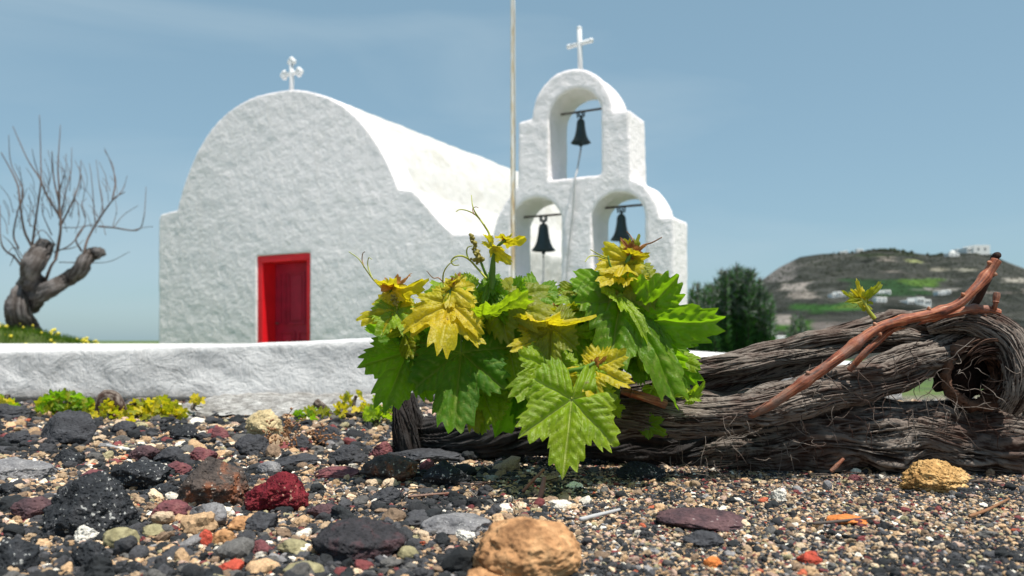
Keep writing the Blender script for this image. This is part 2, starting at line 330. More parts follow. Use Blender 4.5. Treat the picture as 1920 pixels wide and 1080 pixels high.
# ------------------------------------------------------------------ single stones
def ico(level):
    bm = bmesh.new(); bmesh.ops.create_icosphere(bm, subdivisions=level, radius=1); V = np.array([v.co[:] for v in bm.verts]); F = np.array([[v.index for v in f.verts] for f in bm.faces]); bm.free(); return V, F
ICO = {k: ico(k) for k in (4, 5, 6)}
def stone(label, kind, x0, x1, y0, y1, seed, cuts=9, rough=.06, cat='stone', name='volcanic_rock', lvl=5, depth=.85, rot=0, flat=None, Y=None, peak=.18):
    r = np.random.default_rng(seed); V, F = ICO[lvl]; V = V.copy()
    for _ in range(cuts):
        nrm = r.normal(size=3); nrm /= np.linalg.norm(nrm); d = r.uniform(.58, .82)
        ex = V @ nrm - d; k = ex > 0; V[k] -= np.outer(ex[k], nrm) * .93
    N = V / np.linalg.norm(V, axis=1)[:, None]
    V += N * (fbm(V * 1.7 + seed, 3)[:, None] * .10 + fbm(V * 6 + seed * 2, 4, .6)[:, None] * rough + (-np.abs(fbm(V * 15 + seed, 2)))[:, None] * rough * .5)
    V -= (V.max(0) + V.min(0)) / 2; V /= (V.max(0) - V.min(0)) / 2
    V[:, :2] *= (1 - peak * (V[:, 2:] * .5 + .5)) ; V[:, 0] += peak * .25 * math.sin(seed) * V[:, 2]; V[:, :2] /= np.abs(V[:, :2]).max(0)
    Y = Y or GY(y1 - 2); wd = (x1 - x0) / FPX * Y / 2; ht = (y1 - y0) / FPX * Y
    # the top is seen a little from above: remove the part of the height that is depth
    dp = wd * depth * 2; ht = max(ht * .55, ht - dp * .5 * H / Y)
    hz = ht * .62
    V = V * np.array((wd * 1.0, wd * depth, hz))
    a = R(rot); c, s = math.cos(a), math.sin(a); V = np.column_stack([V[:, 0] * c - V[:, 2] * s, V[:, 1], V[:, 0] * s + V[:, 2] * c]) if rot else V
    cx = ((x0 + x1) / 2 - 960) / FPX * (Y + dp / 2); loc = np.array((cx, Y + dp / 2 * .9, float(gz(np.array([cx]), np.array([Y]))[0])))
    V[:, 2] += ht - hz; V = V + loc
    o = mesh(name, V, F, K[kind], loc=loc); tag(o, label, cat, 'stones lying on the gravel'); return o
ST = [
 ('big charcoal lava rock near the low wall at the left', 'char', 72, 190, 768, 842, 1, dict(cuts=7, rough=.05, peak=.5)),
 ('small charcoal rock just left of the big charcoal rock near the wall', 'char', 4, 64, 810, 844, 2, {}),
 ('flat grey rough boulder cut by the left edge of the picture', 'grey', -30, 98, 857, 908, 3, dict(cuts=6)),
 ('large black speckled lava rock in the left foreground', 'black', 85, 266, 876, 1012, 4, dict(cuts=6, rough=.07, lvl=6, peak=.5)),
 ('rounded black speckled rock behind the large black foreground rock', 'black', 207, 327, 860, 925, 5, dict(cuts=5, rough=.07)),
 ('large dark brown rock with orange flank touching the crimson rock', 'brown', 333, 475, 852, 957, 6, dict(cuts=9, rough=.05, lvl=6, peak=.35)),
 ('crimson red angular rock beside the large brown rock', 'crimson', 455, 585, 880, 964, 7, dict(cuts=11, rough=.06, lvl=6)),
 ('pale yellow knobbly stone far back near the wall footing', 'pale', 457, 532, 790, 850, 8, dict(rough=.1, Y=2.0)),
 ('rough black rock leaning in front of the pale yellow stone', 'char', 436, 512, 812, 858, 9, dict(rough=.09)),
 ('smooth mid grey stone in front of the large brown rock', 'grey', 355, 432, 940, 998, 10, dict(rough=.03)),
 ('dark grey stone right of the smooth mid grey stone', 'char', 452, 524, 958, 1004, 11, dict(rough=.05)),
 ('purplish grey flat stone left of the large black foreground rock', 'darkmar', 25, 107, 930, 980, 12, {}),
 ('dull red stone behind the large brown rock', 'maroon', 311, 362, 862, 892, 13, {}),
 ('flat dull red stone between the crimson rock and the vine', 'maroon', 588, 676, 874, 900, 14, {}),
 ('chunky cream white stone in front of the large black rock', 'white', 135, 191, 984, 1022, 15, dict(rough=.08)),
 ('brown rounded cobble right of the cream white stone', 'olive', 188, 262, 988, 1034, 16, dict(cuts=4, rough=.02)),
 ('small rough black stone near the bottom left of the gravel', 'black', 135, 207, 1016, 1074, 17, dict(rough=.08)),
 ('blurred dark grey rock in the bottom left corner', 'black', -30, 80, 1006, 1086, 18, dict(rough=.05)),
 ('brownish red broken stone in front of the large brown rock', 'maroon', 283, 362, 938, 980, 19, dict(cuts=11)),
 ('dark reddish brown stone behind the rounded black speckled rock', 'darkmar', 246, 302, 834, 868, 20, {}),
 ('black stone touching the dark reddish brown stone on its right', 'char', 288, 350, 836, 872, 21, {}),
 ('pointed charcoal stone just left of the shaded vine trunk', 'char', 622, 692, 830, 874, 22, dict(cuts=10)),
 ('steep charcoal rock in front of the young vine by the wall', 'char', 583, 642, 796, 842, 23, dict(cuts=8)),
 ('wide blurred black and maroon rock in the bottom foreground', 'blackmar', 583, 770, 972, 1062, 24, dict(cuts=7, rough=.05)),
 ('small olive pebble beside the wide blurred black rock', 'olive', 745, 786, 1024, 1056, 25, dict(cuts=3, rough=.02)),
 ('flat blue grey slab of stone behind the big tan boulder', 'grey', 786, 925, 962, 1012, 26, dict(rough=.02, cuts=8)),
 ('big tan pumice boulder at the bottom centre', 'tan', 880, 1098, 948, 1092, 27, dict(cuts=0, peak=.05, rough=.035, lvl=6, Y=.80)),
 ('small tan stone touching the big tan boulder at its foot', 'tan', 872, 962, 1044, 1090, 28, dict(cuts=4, rough=.04, Y=.79)),
 ('small knobbly white stone left of the big tan boulder', 'white', 853, 893, 994, 1024, 29, dict(rough=.1)),
 ('dark ridged rock with a pale rim in the shade of the vine', 'brown', 674, 790, 848, 908, 30, dict(cuts=9, rough=.07, rot=8)),
 ('black angular rock in the shade left of the hanging leaf', 'black', 786, 888, 858, 918, 31, dict(cuts=9)),
 ('pinkish stone between the two shaded dark rocks', 'maroon', 785, 817, 860, 888, 32, {}),
 ('porous yellow pumice rock in front of the fallen vine trunk', 'yellow', 1675, 1818, 860, 930, 33, dict(cuts=6, rough=.09, lvl=6)),
 ('long dark maroon slab lying on the right gravel', 'darkmar', 1222, 1402, 955, 1000, 34, dict(cuts=8, rough=.03, rot=-3)),
 ('bluish grey stone below the long dark maroon slab', 'char', 1272, 1358, 994, 1030, 35, dict(cuts=6)),
 ('small bright red stone in the right foreground', 'red', 1494, 1541, 1034, 1064, 36, {}),
 ('small orange pebble in the right foreground', 'orange', 1318, 1353, 1042, 1068, 37, dict(cuts=5)),
 ('small chalk white stone on the right gravel behind the maroon slab', 'white', 1443, 1478, 914, 944, 38, dict(rough=.12)),
 ('sandy coloured stone between the two grey stones', 'tan', 422, 488, 968, 1002, 39, dict(cuts=6)),
 ('pale olive stone near the bottom in front of the dark grey stone', 'olive', 518, 582, 1012, 1048, 40, dict(cuts=4, rough=.03)),
 ('yellowish olive pebble at the bottom edge left of the wide dark rock', 'olive', 533, 612, 1054, 1092, 41, dict(cuts=3, rough=.02)),
 ('flattened olive pebble right of the brown rounded cobble', 'olive', 262, 318, 984, 1012, 42, dict(cuts=4, rough=.03)),
 ('small pinkish red stone standing near the olive pebbles', 'red', 374, 402, 994, 1030, 43, dict(cuts=6)),
 ('pinkish red rough pebble at the bottom edge', 'red', 406, 460, 1050, 1084, 44, {}),
 ('flat orange brown flake lying right of the maroon slab', 'orange', 1545, 1626, 966, 990, 45, dict(cuts=10, rough=.03)),
 ('low dark slab in the shade under the vine leaves', 'char', 728, 885, 838, 872, 46, dict(cuts=8)),
 ('bright orange chip at the left edge of the gravel', 'orange', -12, 30, 940, 962, 47, {}),
 ('grey boulder at the foot of the wall at the left edge', 'char', -20, 62, 758, 792, 48, {}),
 ('brown cube shaped stone right of the small pinkish red stone', 'tan', 398, 446, 992, 1030, 49, dict(cuts=10, rough=.03)),
 ('rusty red lumpy stone right of the brown cube shaped stone', 'maroon', 462, 516, 1012, 1046, 50, {}),
 ('low grey stone right of the rusty brown rock behind the crimson rock', 'grey', 478, 532, 862, 892, 51, {}),
 ('dusky pink stone behind the large brown rock, left of the low grey stone', 'maroon', 352, 412, 838, 868, 52, {}),
 ('black rough stone behind the right corner of the crimson rock', 'char', 512, 606, 848, 876, 53, {}),
 ('dark ridge of gravelly rock right of the crimson rock', 'darkmar', 575, 640, 944, 976, 54, dict(rough=.1)),
 ('purple brown chip in front of the trunk at the right', 'maroon', 1590, 1618, 890, 906, 55, {}),
 ('slate grey chip on the right gravel left of the yellow pumice', 'grey', 1541, 1560, 900, 922, 56, {}),
 ('charcoal rock with a flat top left of the dull red stone', 'black', 100, 160, 842, 876, 61, {}),
 ('dark maroon wedge of lava left of the rounded black speckled rock', 'maroon', 150, 206, 880, 912, 62, dict(peak=.4)),
 ('black pitted stone below the long grey boulder at the left edge', 'black', -10, 40, 905, 938, 63, {}),
 ('charcoal rock between the yellow stone and the steep charcoal rock', 'char', 535, 590, 812, 848, 64, dict(peak=.35)),
 ('reddish brown lava lump right of the pointed charcoal stone', 'maroon', 690, 742, 826, 862, 65, {}),
 ('dark grey rock in front of the young vines near the curved stump', 'char', 205, 262, 792, 822, 66, dict(peak=.4)),
 ('black rock in front of the widest golden green young vine', 'black', 318, 380, 796, 830, 67, dict(peak=.3)),
 ('small maroon rock in front of the broken wall footing', 'maroon', 392, 436, 800, 826, 68, {}),
 ('black boulder in deep shade under the vine at the right of the hanging leaf', 'black', 1150, 1250, 862, 902, 69, dict(peak=.3)),
 ('black rock touching the big tan boulder from behind', 'char', 690, 760, 912, 946, 70, dict(peak=.3)),
 ('low black speckled rock between the large black rock and the smooth grey stone', 'black', 268, 344, 906, 938, 71, {}),
]
for l, k, x0, x1, y0, y1, s, kw in ST:
    stone(l, k, x0, x1, y0, y1, s, **kw)
# ------------------------------------------------------------------ low wall and terrace
WY = 3.15
WT = [(-900, 660), (0, 656), (200, 652), (400, 645), (560, 640), (700, 632), (900, 630), (1120, 640), (1300, 668), (1500, 678), (1690, 682)]
wx = np.array([(p - 960) / FPX * WY for p, _ in WT]); wz = np.array([H + (HZ - y) / FPX * WY for _, y in WT])
def low_wall():
    nx = 560; X = np.linspace(wx[0], wx[-1], nx); top = np.interp(X, wx, wz) + fbm(np.column_stack([X * 2, X * 0, X * 0]), 3) * .004
    pr = [(0.02, -.1), (.01, .0)] + [(0.0 - .012 * (1 - k / 14), k / 14 * .93) for k in range(1, 15)] + [(.006, .965), (.02, .985), (.04, .996), (.07, 1.0), (.12, 1), (.18, 1), (.24, 1), (.28, .99), (.30, .95), (.30, -.3)]
    V = []; n = len(pr)
    for i, x in enumerate(X):
        for (dy, f) in pr:
            V.append((x, WY + dy, top[i] * f))
    V = np.array(V); d = fbm(np.column_stack([V[:, 0] * 5, V[:, 1] * 5, V[:, 2] * 6]), 4) * .010
    V[:, 1] += d; V[:, 2] += np.where(V[:, 2] > .1, d * .3, 0)
    F = [(i * n + j, (i + 1) * n + j, (i + 1) * n + j + 1, i * n + j + 1) for i in range(nx - 1) for j in range(n - 1)]
    F += [tuple(range(n)), tuple(range((nx - 1) * n, nx * n))[::-1]]
    m, nd, L, b, _ = new_mat('weathered_wall_paint'); p = geo_pos(nd); sp = nd.new('ShaderNodeSeparateXYZ'); L(p, sp.inputs[0])
    n1 = noisen(nd, L, p, 9, 7, .68, .6); n2 = noisen(nd, L, p, 55, 5, .65); n3 = noisen(nd, L, p, 3, 7, .7)
    base = mixc(nd, L, mr(nd, L, n1.outputs[0], .5, .75, 0, .7), (.63, .625, .625), (.40, .40, .40))
    ad = nd.new('ShaderNodeMath'); ad.operation = 'MULTIPLY_ADD'; L(n3.outputs[0], ad.inputs[0]); ad.inputs[1].default_value = -.16; L(sp.outputs[2], ad.inputs[2])
    L(mixc(nd, L, mr(nd, L, ad.outputs[0], -.02, -.075), base, (.30, .28, .26)), b.inputs['Base Color']); b.inputs['Roughness'].default_value = .92
    q = bump(nd, L, None, n1.outputs[0], 1, .02); bump(nd, L, b, n2.outputs[0], 1, .004, q)
    loc = (0, WY, 0)
    o = mesh('low_wall', V, F, m, loc=loc); tag(o, 'long low whitewashed garden wall with worn foot across the picture', 'wall')
    # rough footing
    nx, ny = 150, 26; xs = np.linspace(-1.22, -.40, nx); ys = np.linspace(2.52, 3.17, ny); X, Y = np.meshgrid(xs, ys, indexing='ij')
    e = np.clip(np.minimum(X - xs[0], xs[-1] - X) / .12, 0, 1); q = np.clip((Y - 2.5) / .3, 0, 1)
    nn = fbm(np.column_stack([X.ravel() * 14, Y.ravel() * 14, X.ravel() * 0]), 4).reshape(X.shape)
    Z = -.02 + e * (.026 + .030 * q + nn * .010)
    V = np.column_stack([X.ravel(), Y.ravel(), Z.ravel()]); F = [(i * ny + j, (i + 1) * ny + j, (i + 1) * ny + j + 1, i * ny + j + 1) for i in range(nx - 1) for j in range(ny - 1)]
    f = mesh('footing', V, F, rock('rubble_concrete', [(.12, .11, .10), (.28, .27, .255), (.48, .47, .45)], (.06, .055, .055), .0, 30, .006), parent=o); f['label'] = 'rough broken concrete footing'
    V = []; nn = 90
    pts = [P(425 + (560 - 425) * t, 754 + 9 * t + 2 * math.sin(9 * t), WY - .03) for t in np.linspace(0, 1, 12)]
    V, F, _ = tube(pts, [.004] + [.009] * 10 + [.003], 6, 60, lambda s, th, r: (noise3(np.column_stack([s * 60, th, s])) * .004, s))
    mesh('crack_strip', V, F, M['iron'], parent=o)  # dark tube added to stand for the crack above the footing
low_wall()
def terrace():
    back = lambda x: 9.4 if x < -2.9 else 7.0
    xs = np.concatenate([np.linspace(-7, -2.95, 30), np.linspace(-2.85, wx[-1] * 1.0, 60)]); V = []; ys = [3.40, 3.8, 4.5, 5.5, 7.0]
    n = 8
    for x in xs:
        zt = min(.207, np.interp(x, wx, wz) - .003)
        b = back(x)
        for k in range(n - 1): V.append((x, 3.40 + (b - 3.4) * k / (n - 2), zt))
        V.append((x, b, -.6))
    F = [(i * n + j, (i + 1) * n + j, (i + 1) * n + j + 1, i * n + j + 1) for i in range(len(xs) - 1) for j in range(n - 1)]
    k = (len(xs) - 1) * n; V += [(xs[-1], 3.40, -.6)]; F.append(tuple(range(k, k + n)) + (len(V) - 1,))
    mesh('terrace', V, F, M['terrace'], loc=(0, 5, 0), kind='structure', smooth=False)
terrace()
# ------------------------------------------------------------------ church
Y0 = 13.0; O = np.array(((297 - 960) / FPX * Y0, Y0, 0)); DX = np.array((.878, -.478, 0)); DX /= np.linalg.norm(DX); SX = np.array((-DX[1], DX[0], 0))
def tz(px, py):
    k = (px - 960) / FPX; t = (k * O[1] - O[0]) / (DX[0] - k * DX[1]); Y = O[1] + DX[1] * t
    return t, H + (HZ - py) / FPX * Y
def W(t, z, s): return O + DX * t + SX * s + np.array((0, 0, z))
def solid(name, outer, holes, s0, s1, mat, parent, vox, amp, bev=.03):
    cu = bpy.data.curves.new(name, 'CURVE'); cu.dimensions = '2D'; cu.fill_mode = 'BOTH'; cu.extrude = (s1 - s0) / 2 - bev; cu.bevel_depth = bev; cu.bevel_resolution = 2; cu.offset = -bev
    for poly in [outer] + holes:
        sp = cu.splines.new('POLY'); sp.points.add(len(poly) - 1); sp.use_cyclic_u = True
        for i, (x, y) in enumerate(poly): sp.points[i].co = (x, y, 0, 1)
    ob = bpy.data.objects.new('tmp', cu); COL.objects.link(ob)
    md = ob.modifiers.new('r', 'REMESH'); md.mode = 'VOXEL'; md.voxel_size = vox
    dg = bpy.context.evaluated_depsgraph_get(); dg.update(); me = bpy.data.meshes.new_from_object(ob.evaluated_get(dg))
    n = len(me.vertices); co = np.empty(n * 3); me.vertices.foreach_get('co', co); co = co.reshape(-1, 3); no = np.empty(n * 3); me.vertices.foreach_get('normal', no); no = no.reshape(-1, 3)
    F = [tuple(p.vertices)[::-1] for p in me.polygons]; bpy.data.objects.remove(ob); bpy.data.meshes.remove(me)
    c = co + no * ((fbm(co * 1.6, 3) * 1.2 + fbm(co * 7.0, 3)) * amp)[:, None]
    V = O + c[:, :1] * DX + (c[:, 2:] + (s0 + s1) / 2) * SX; V[:, 2] = c[:, 1]
    return mesh(name, V, F, mat, parent=parent)
def smoothpoly(pts, n): return [tuple(p[:2]) for p in catmull([(a, b, 0) for a, b in pts], n)]
cl = W(2.6, -.4, .2)
church = empty('chapel', cl, 'white barrel vaulted chapel with a small red door', 'chapel')
vault = [tz(*p) for p in [(333, 394), (338, 372), (350, 333), (366, 294), (386, 257), (410, 226), (440, 201), (475, 183), (515, 172), (555, 168), (595, 175), (635, 192), (670, 220), (700, 258), (722, 295), (738, 330), (748, 354)]]
vaultS = smoothpoly(vault, 60)
B = -.55
dl, dr = tz(481, 481)[0], tz(581, 473)[0]; dtop = tz(530, 477)[1]; dbot = -.36
par = smoothpoly([tz(*p) for p in [(776, 357), (800, 385), (826, 415), (850, 437)]], 12)
outer = [(0, B), (0, tz(297, 410)[1]), tz(302, 401)] + vaultS + par + [tz(925, 438), (tz(925, 438)[0], B)]
solid('facade', outer, [[(dl, dbot), (dr, dbot), (dr, dtop), (dl, dtop)]], 0, .45, M['plaster'], church, .022, .0045, .014)
vr = vaultS[-1][0]
nave = [(vaultS[0][0] + .02, B)] + [(a, b - .012) for a, b in vaultS] + [(a - .01, b - .02) for a, b in par] + [(par[-1][0] + .05, B)]
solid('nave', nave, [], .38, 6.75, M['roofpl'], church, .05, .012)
# side benches seen as the shoulders of the front
def lbox(bag, t0, t1, z0, z1, s0, s1):
    V, F = box(t0, t1, s0, s1, z0, z1); bag.add(np.array([W(a, c, b) for a, b, c in V]), F)
def bevelled(o, wdt=.006, seg=2):
    md = o.modifiers.new('bevel', 'BEVEL'); md.width = wdt; md.segments = seg; md.limit_method = 'ANGLE'; return o
b = Bag(); fw = .10
lbox(b, dl + .002, dl + fw, dbot, dtop - fw, .02, .36); lbox(b, dr - fw * .75, dr - .002, dbot, dtop - fw, .02, .36); lbox(b, dl + .002, dr - .002, dtop - fw, dtop - .002, .015, .36)
fr = bevelled(mesh('door_frame', *b.arr(), M['red_frame'], parent=church, smooth=False)); fr['label'] = 'bright red painted door frame'
b = Bag(); lbox(b, dl + fw + .003, dr - fw * .75 - .003, dbot + .01, dtop - fw - .003, .28, .33)
ds = ORG  # door leaf with raised mouldings
a0, a1 = dl + fw, dr - fw * .75; mid = (a0 + a1) / 2
def mould(t0, t1, z0, z1, wd=.03):
    lbox(b, t0, t1, z1 - wd, z1, .262, .281); lbox(b, t0, t1, z0, z0 + wd, .262, .281); lbox(b, t0, t0 + wd, z0 + wd, z1 - wd, .262, .281); lbox(b, t1 - wd, t1, z0 + wd, z1 - wd, .262, .281)
    lbox(b, t0 + wd * 2, t1 - wd * 2, z0 + wd * 2, z1 - wd * 2, .268, .281)
mould(mid - .17, mid + .17, dtop - 1.02, dtop - .24); mould(mid - .33, mid - .20, dtop - 1.02, dtop - .24, .022); mould(mid + .20, mid + .33, dtop - 1.02, dtop - .24, .022)
mould(mid - .33, mid - .03, dbot + .12, dtop - 1.12); mould(mid + .03, mid + .33, dbot + .12, dtop - 1.12)
dr_ = bevelled(mesh('door', *b.arr(), M['red_door'], parent=church, smooth=False), .004)
b = Bag(); V, F, _ = tube([W(a0 + .07, dtop - 1.0, .262), W(a0 + .07, dtop - 1.0, .22), W(a0 + .13, dtop - 1.0, .215)], [.012, .012, .010], 8, 10); b.add(V, F)
mesh('handle', *b.arr(), M['iron'], parent=dr_)
# crosses
def ptz(px, py, s=.25):
    k = (px - 960) / FPX; o = O + SX * s; t = (k * o[1] - o[0]) / (DX[0] - k * DX[1]); return t, H + (HZ - py) / FPX * (o[1] + DX[1] * t)
def bar(bag, p, q, r, seg=10): V, F, _ = tube([p, q], [r, r], seg, 3); bag.add(V, F)
def ball(bag, c, r):
    V, F = ICO_S; bag.add(V * r + c, F)
ICO_S = ico(2); ICO_S = (ICO_S[0], ICO_S[1].tolist())
b = Bag(); t = ptz(547, 168)[0]; z = tz(555, 168)[1]; z1 = ptz(547, 116)[1]; zc = ptz(547, 138)[1]; hw = .145
bar(b, W(t, z - .08, .25), W(t, z1, .25), .035); bar(b, W(t - hw, zc, .25), W(t + hw, zc, .25), .032)
bar(b, W(t, z - .08, .25), W(t, z + .03, .25), .07)
for (dt, dz) in ((-hw, 0), (hw, 0), (0, z1 - zc)):
    for a in (-90, 0, 90):
        ang = math.atan2(dz, dt) + R(a); ball(b, W(t + dt + math.cos(ang) * .035, zc + dz + math.sin(ang) * .035, .25), .042)
c = mesh('roof_cross', *b.arr(), M['white_metal'], parent=church); c['label'] = 'white cross with clover shaped arm ends'
b = Bag(); V, F = ICO[4]; V = V * np.array((.10, .05, .06)) + W(3.5, 3.4, 2.2)
# ------------------------------------------------------------------ bell tower
ztp = lambda zx, zy: tz(920 + zx / 2.0375, 30 + zy / 2.0375)
tl = tz(922, 440)[0]; trx = ztp(702, 765)
tower = empty('bell_tower', W(7.4, -.45, .25), 'white plaster bell gable with three arched openings beside the chapel', 'bell tower')
up = smoothpoly([ztp(*p) for p in [(160, 394), (166, 345), (188, 292), (222, 248), (272, 214), (335, 203), (385, 215), (425, 248), (455, 300), (472, 364)]], 30)
hl = smoothpoly([tz(*p) for p in [(926, 438), (932, 415), (943, 389), (957, 367), (972, 351)]], 10)
hr = smoothpoly([ztp(*p) for p in [(538, 622), (580, 640), (615, 678), (640, 728), (648, 768)]], 12)
tow = [(tl, B), (tl, tz(922, 442)[1])] + hl + [ztp(108, 406)] + up + [ztp(530, 361)] + hr + [trx, (trx[0], B)]
def arch(l, r_, bl, al, n=16):
    """l,r_ = left/right px ; bl = bottom y ; al = (spring y, apex y)"""
    tA, _ = tz(l, 400); tB, _ = tz(r_, 400); zb = tz((l + r_) / 2, bl)[1]; zs = tz((l + r_) / 2, al[0])[1]; za = tz((l + r_) / 2, al[1])[1]
    c = (tA + tB) / 2; hw = (tB - tA) / 2
    return [(tA, zb), (tB, zb), (tB, zs)] + [(c + hw * math.cos(a), zs + (za - zs) * math.sin(a)) for a in np.linspace(.12, math.pi - .12, n)] + [(tA, zs)], (tA, tB, zb, zs, za)
h1, i1 = arch(1030, 1128, 333, (219, 167)); h2, i2 = arch(959, 1053, 534, (420, 371)); h3, i3 = arch(1110, 1210, 522, (408, 361))
TS0, TS1 = -.02, .53
solid('gable_wall', tow, [h1, h2, h3], TS0, TS1, M['plaster'], tower, .02, .0042, .012)
TM = .27
bells = [(i1, 1089, 211, 268, 38, 'upper'), (i2, 1019, 406, 470, 46, 'l'), (i3, 1165, 389, 450, 42, 'r')]
lab = {'upper': 'dark bronze bell hanging alone in the top arch', 'l': 'dark bronze bell in the lower left arch against the white roof', 'r': 'dark bronze bell in the lower right arch against the sky'}
def pz(px, py, s):
    k = (px - 960) / FPX; o = O + SX * s; t = (k * o[1] - o[0]) / (DX[0] - k * DX[1]); Y = o[1] + DX[1] * t; return t, H + (HZ - py) / FPX * Y, Y
for (i_, bx, by0, by1, bw, key) in bells:
    tA, tB = i_[0], i_[1]; t, zt, Yb = pz(bx, by0, TM); _, zb, _ = pz(bx, by1, TM); r0 = bw / 2 / FPX * Yb
    g = Bag(); bar(g, W(tA - .05, zt + .01, TM), W(tB + .05, zt + .01, TM), .014)
    mesh('bell_bar', *g.arr(), M['iron'], parent=tower)
    root = empty('bell', W(t, zb, TM), lab[key], 'bell', 'bells hanging in the gable')
    prof = [(0, 1.0), (.10, 1.0), (.13, .96), (.10, .90), (.22, .87), (.34, .82), (.40, .74), (.43, .60), (.50, .42), (.60, .26), (.76, .12), (.95, .03), (1.0, 0), (.93, -.01), (.80, .08), (.5, .35), (.3, .7), (0, .8)]
    hh = zt - zb; V = []; F = []; ns = 28; mm = len(prof)
    for (pr, pzv) in prof:
        for k in range(ns):
            a = 2 * math.pi * k / ns; V.append(W(t, zb + pzv * hh * .90, TM) + np.array((math.cos(a) * pr * r0, math.sin(a) * pr * r0, 0)))
    F = [(i * ns + k, i * ns + (k + 1) % ns, (i + 1) * ns + (k + 1) % ns, (i + 1) * ns + k) for i in range(mm - 1) for k in range(ns)]
    mesh('bell_body', V, F, M['bronze'], parent=root)
    g = Bag(); c0 = W(t, zb + hh * .92, TM)
    for a in (0, 90):
        d = DX * math.cos(R(a)) + SX * math.sin(R(a)); V, F, _ = tube([c0 - d * .04 - np.array((0, 0, .03)), c0 - d * .045 + np.array((0, 0, .03)), c0 + np.array((0, 0, hh * .11)), c0 + d * .045 + np.array((0, 0, .03)), c0 + d * .04 - np.array((0, 0, .03))], [.010] * 5, 6, 14); g.add(V, F)
    mesh('crown', *g.arr(), M['bronze'], parent=root)
    g = Bag(); bar(g, W(t, zb + hh * .6, TM), W(t, zb - .02, TM), .010); ball(g, W(t, zb - .025, TM), .026); bar(g, W(t, zb - .03, TM), W(t, zb - .09, TM), .008)
    mesh('clapper', *g.arr(), M['bronze'], parent=root)
    if key == 'upper':
        pts = [W(t, zb - .08, TM)] + [np.array(W(*([pz(x, y, s)[0], pz(x, y, s)[1], s]))) for x, y, s in [(1082, 320, .05), (1078, 338, -.06), (1074, 400, -.05), (1066, 470, -.05), (1060, 560, -.06)]]
        V, F, _ = tube(pts, [.010] * len(pts), 6, 60); tag(mesh('bell_rope', V, F, M['rope'], loc=pts[-1]), 'thin grey rope running down from the top bell over the gable wall', 'rope')
    if key == 'l':
        pts = [W(t, zb - .09, TM), W(t + .01, zb - .4, TM - .05), W(t + .02, zb - .62, -.06), W(t + .02, zb - 1.0, -.07)]
        V, F, _ = tube(pts, [.007] * 4, 6, 40); tag(mesh('bell_rope', V, F, M['rope'], loc=pts[-1]), 'short grey rope below the lower left bell', 'rope')
b = Bag(); t, z = ptz(1089, 130)[0], tz(1089, 132)[1]; z1 = ptz(1085, 54)[1]; zc = ptz(1087, 82)[1]; hw = .145
bar(b, W(t, z - .06, .25), W(t - .02, z1, .25), .030); bar(b, W(t - .012 - hw, zc - .012, .25), W(t - .012 + hw, zc + .012, .25), .027)
for q in ((t - .012 - hw, zc - .012), (t - .012 + hw, zc + .012), (t - .02, z1)): ball(b, W(q[0], q[1], .25), .033)
bar(b, W(t, z - .06, .25), W(t, z + .03, .25), .04)
c = mesh('gable_cross', *b.arr(), M['white_metal'], parent=tower); c['label'] = 'slender white cross with ball shaped ends'
# ------------------------------------------------------------------ flagpole
Yp = 7.9
pb = P(963, 690, Yp); pb[2] = -.38; pt = P(961, 0, Yp); pt[2] = 5.2
fp = empty('flagpole', tuple(pb), 'tall thin white flagpole with rust streaks in front of the bell gable', 'flagpole')
V, F, _ = tube([pb, (pb + pt) / 2, pt], [.028, .025, .020], 16, 40); mesh('pole', V, F, M['pole'], parent=fp)
g = Bag(); ball(g, pt + np.array((0, 0, .03)), .04); mesh('finial', *g.arr(), M['pole'], parent=fp)
g = Bag(); bar(g, pb + np.array((0, 0, -.1)), pb + np.array((0, 0, .12)), .05, 16); mesh('base_sleeve', *g.arr(), M['iron'], parent=fp)
g = Bag(); bar(g, pb + np.array((.022, -.03, .9)), pb + np.array((.0, -.03, 4.9)) + (pt - pb) * 0, .004, 6); mesh('halyard', *g.arr(), M['rope'], parent=fp)
# ------------------------------------------------------------------ bark material and gnarled wood
def bark_mat(name, crest, mid, groove, sc=1.0, warm=(1.5, .8, .55)):
    m, n, L, b, _ = new_mat(name); at = n.new('ShaderNodeAttribute'); at.attribute_name = 'ridge'; p = geo_pos(n)
    t = noisen(n, L, p, 60 * sc, 6, .7, 1.0); ad = n.new('ShaderNodeMath'); ad.operation = 'MULTIPLY_ADD'; L(t.outputs[0], ad.inputs[0]); ad.inputs[1].default_value = .7; L(at.outputs['Fac'], ad.inputs[2])
    r = ramp(n, [(.40, groove), (.68, mid), (.93, crest)]); L(ad.outputs[0], r.inputs[0])  # weathered crests over fresher fibres; grooves darkened further to paint in crevice shade
    t2 = noisen(n, L, p, 7, 4); L(mixc(n, L, mr(n, L, t2.outputs[0], .45, .62, 0, .75), r.outputs[0], tuple(c * k for c, k in zip(mid, warm))), b.inputs['Base Color'])
    b.inputs['Roughness'].default_value = .85; b.inputs['Specular IOR Level'].default_value = .35
    q = bump(n, L, None, noisen(n, L, p, 240 * sc, 5, .75, .8).outputs[0], 1, .0022 / sc); L(q, b.inputs['Normal']); return m
M['bark'] = bark_mat('shredding_vine_bark', (.25, .21, .18), (.040, .025, .019), (.009, .005, .004))
M['tree_bark'] = bark_mat('grey_tree_bark', (.15, .135, .13), (.05, .043, .04), (.014, .012, .012), .2, (1.1, 1.0, .9))
M['shaded_bark'] = bark_mat('shaded_vine_bark', (.045, .042, .042), (.016, .013, .012), (.006, .005, .005), 1.0, (1.2, .9, .8))  # darker copy of the vine bark, with the leaf shade painted in
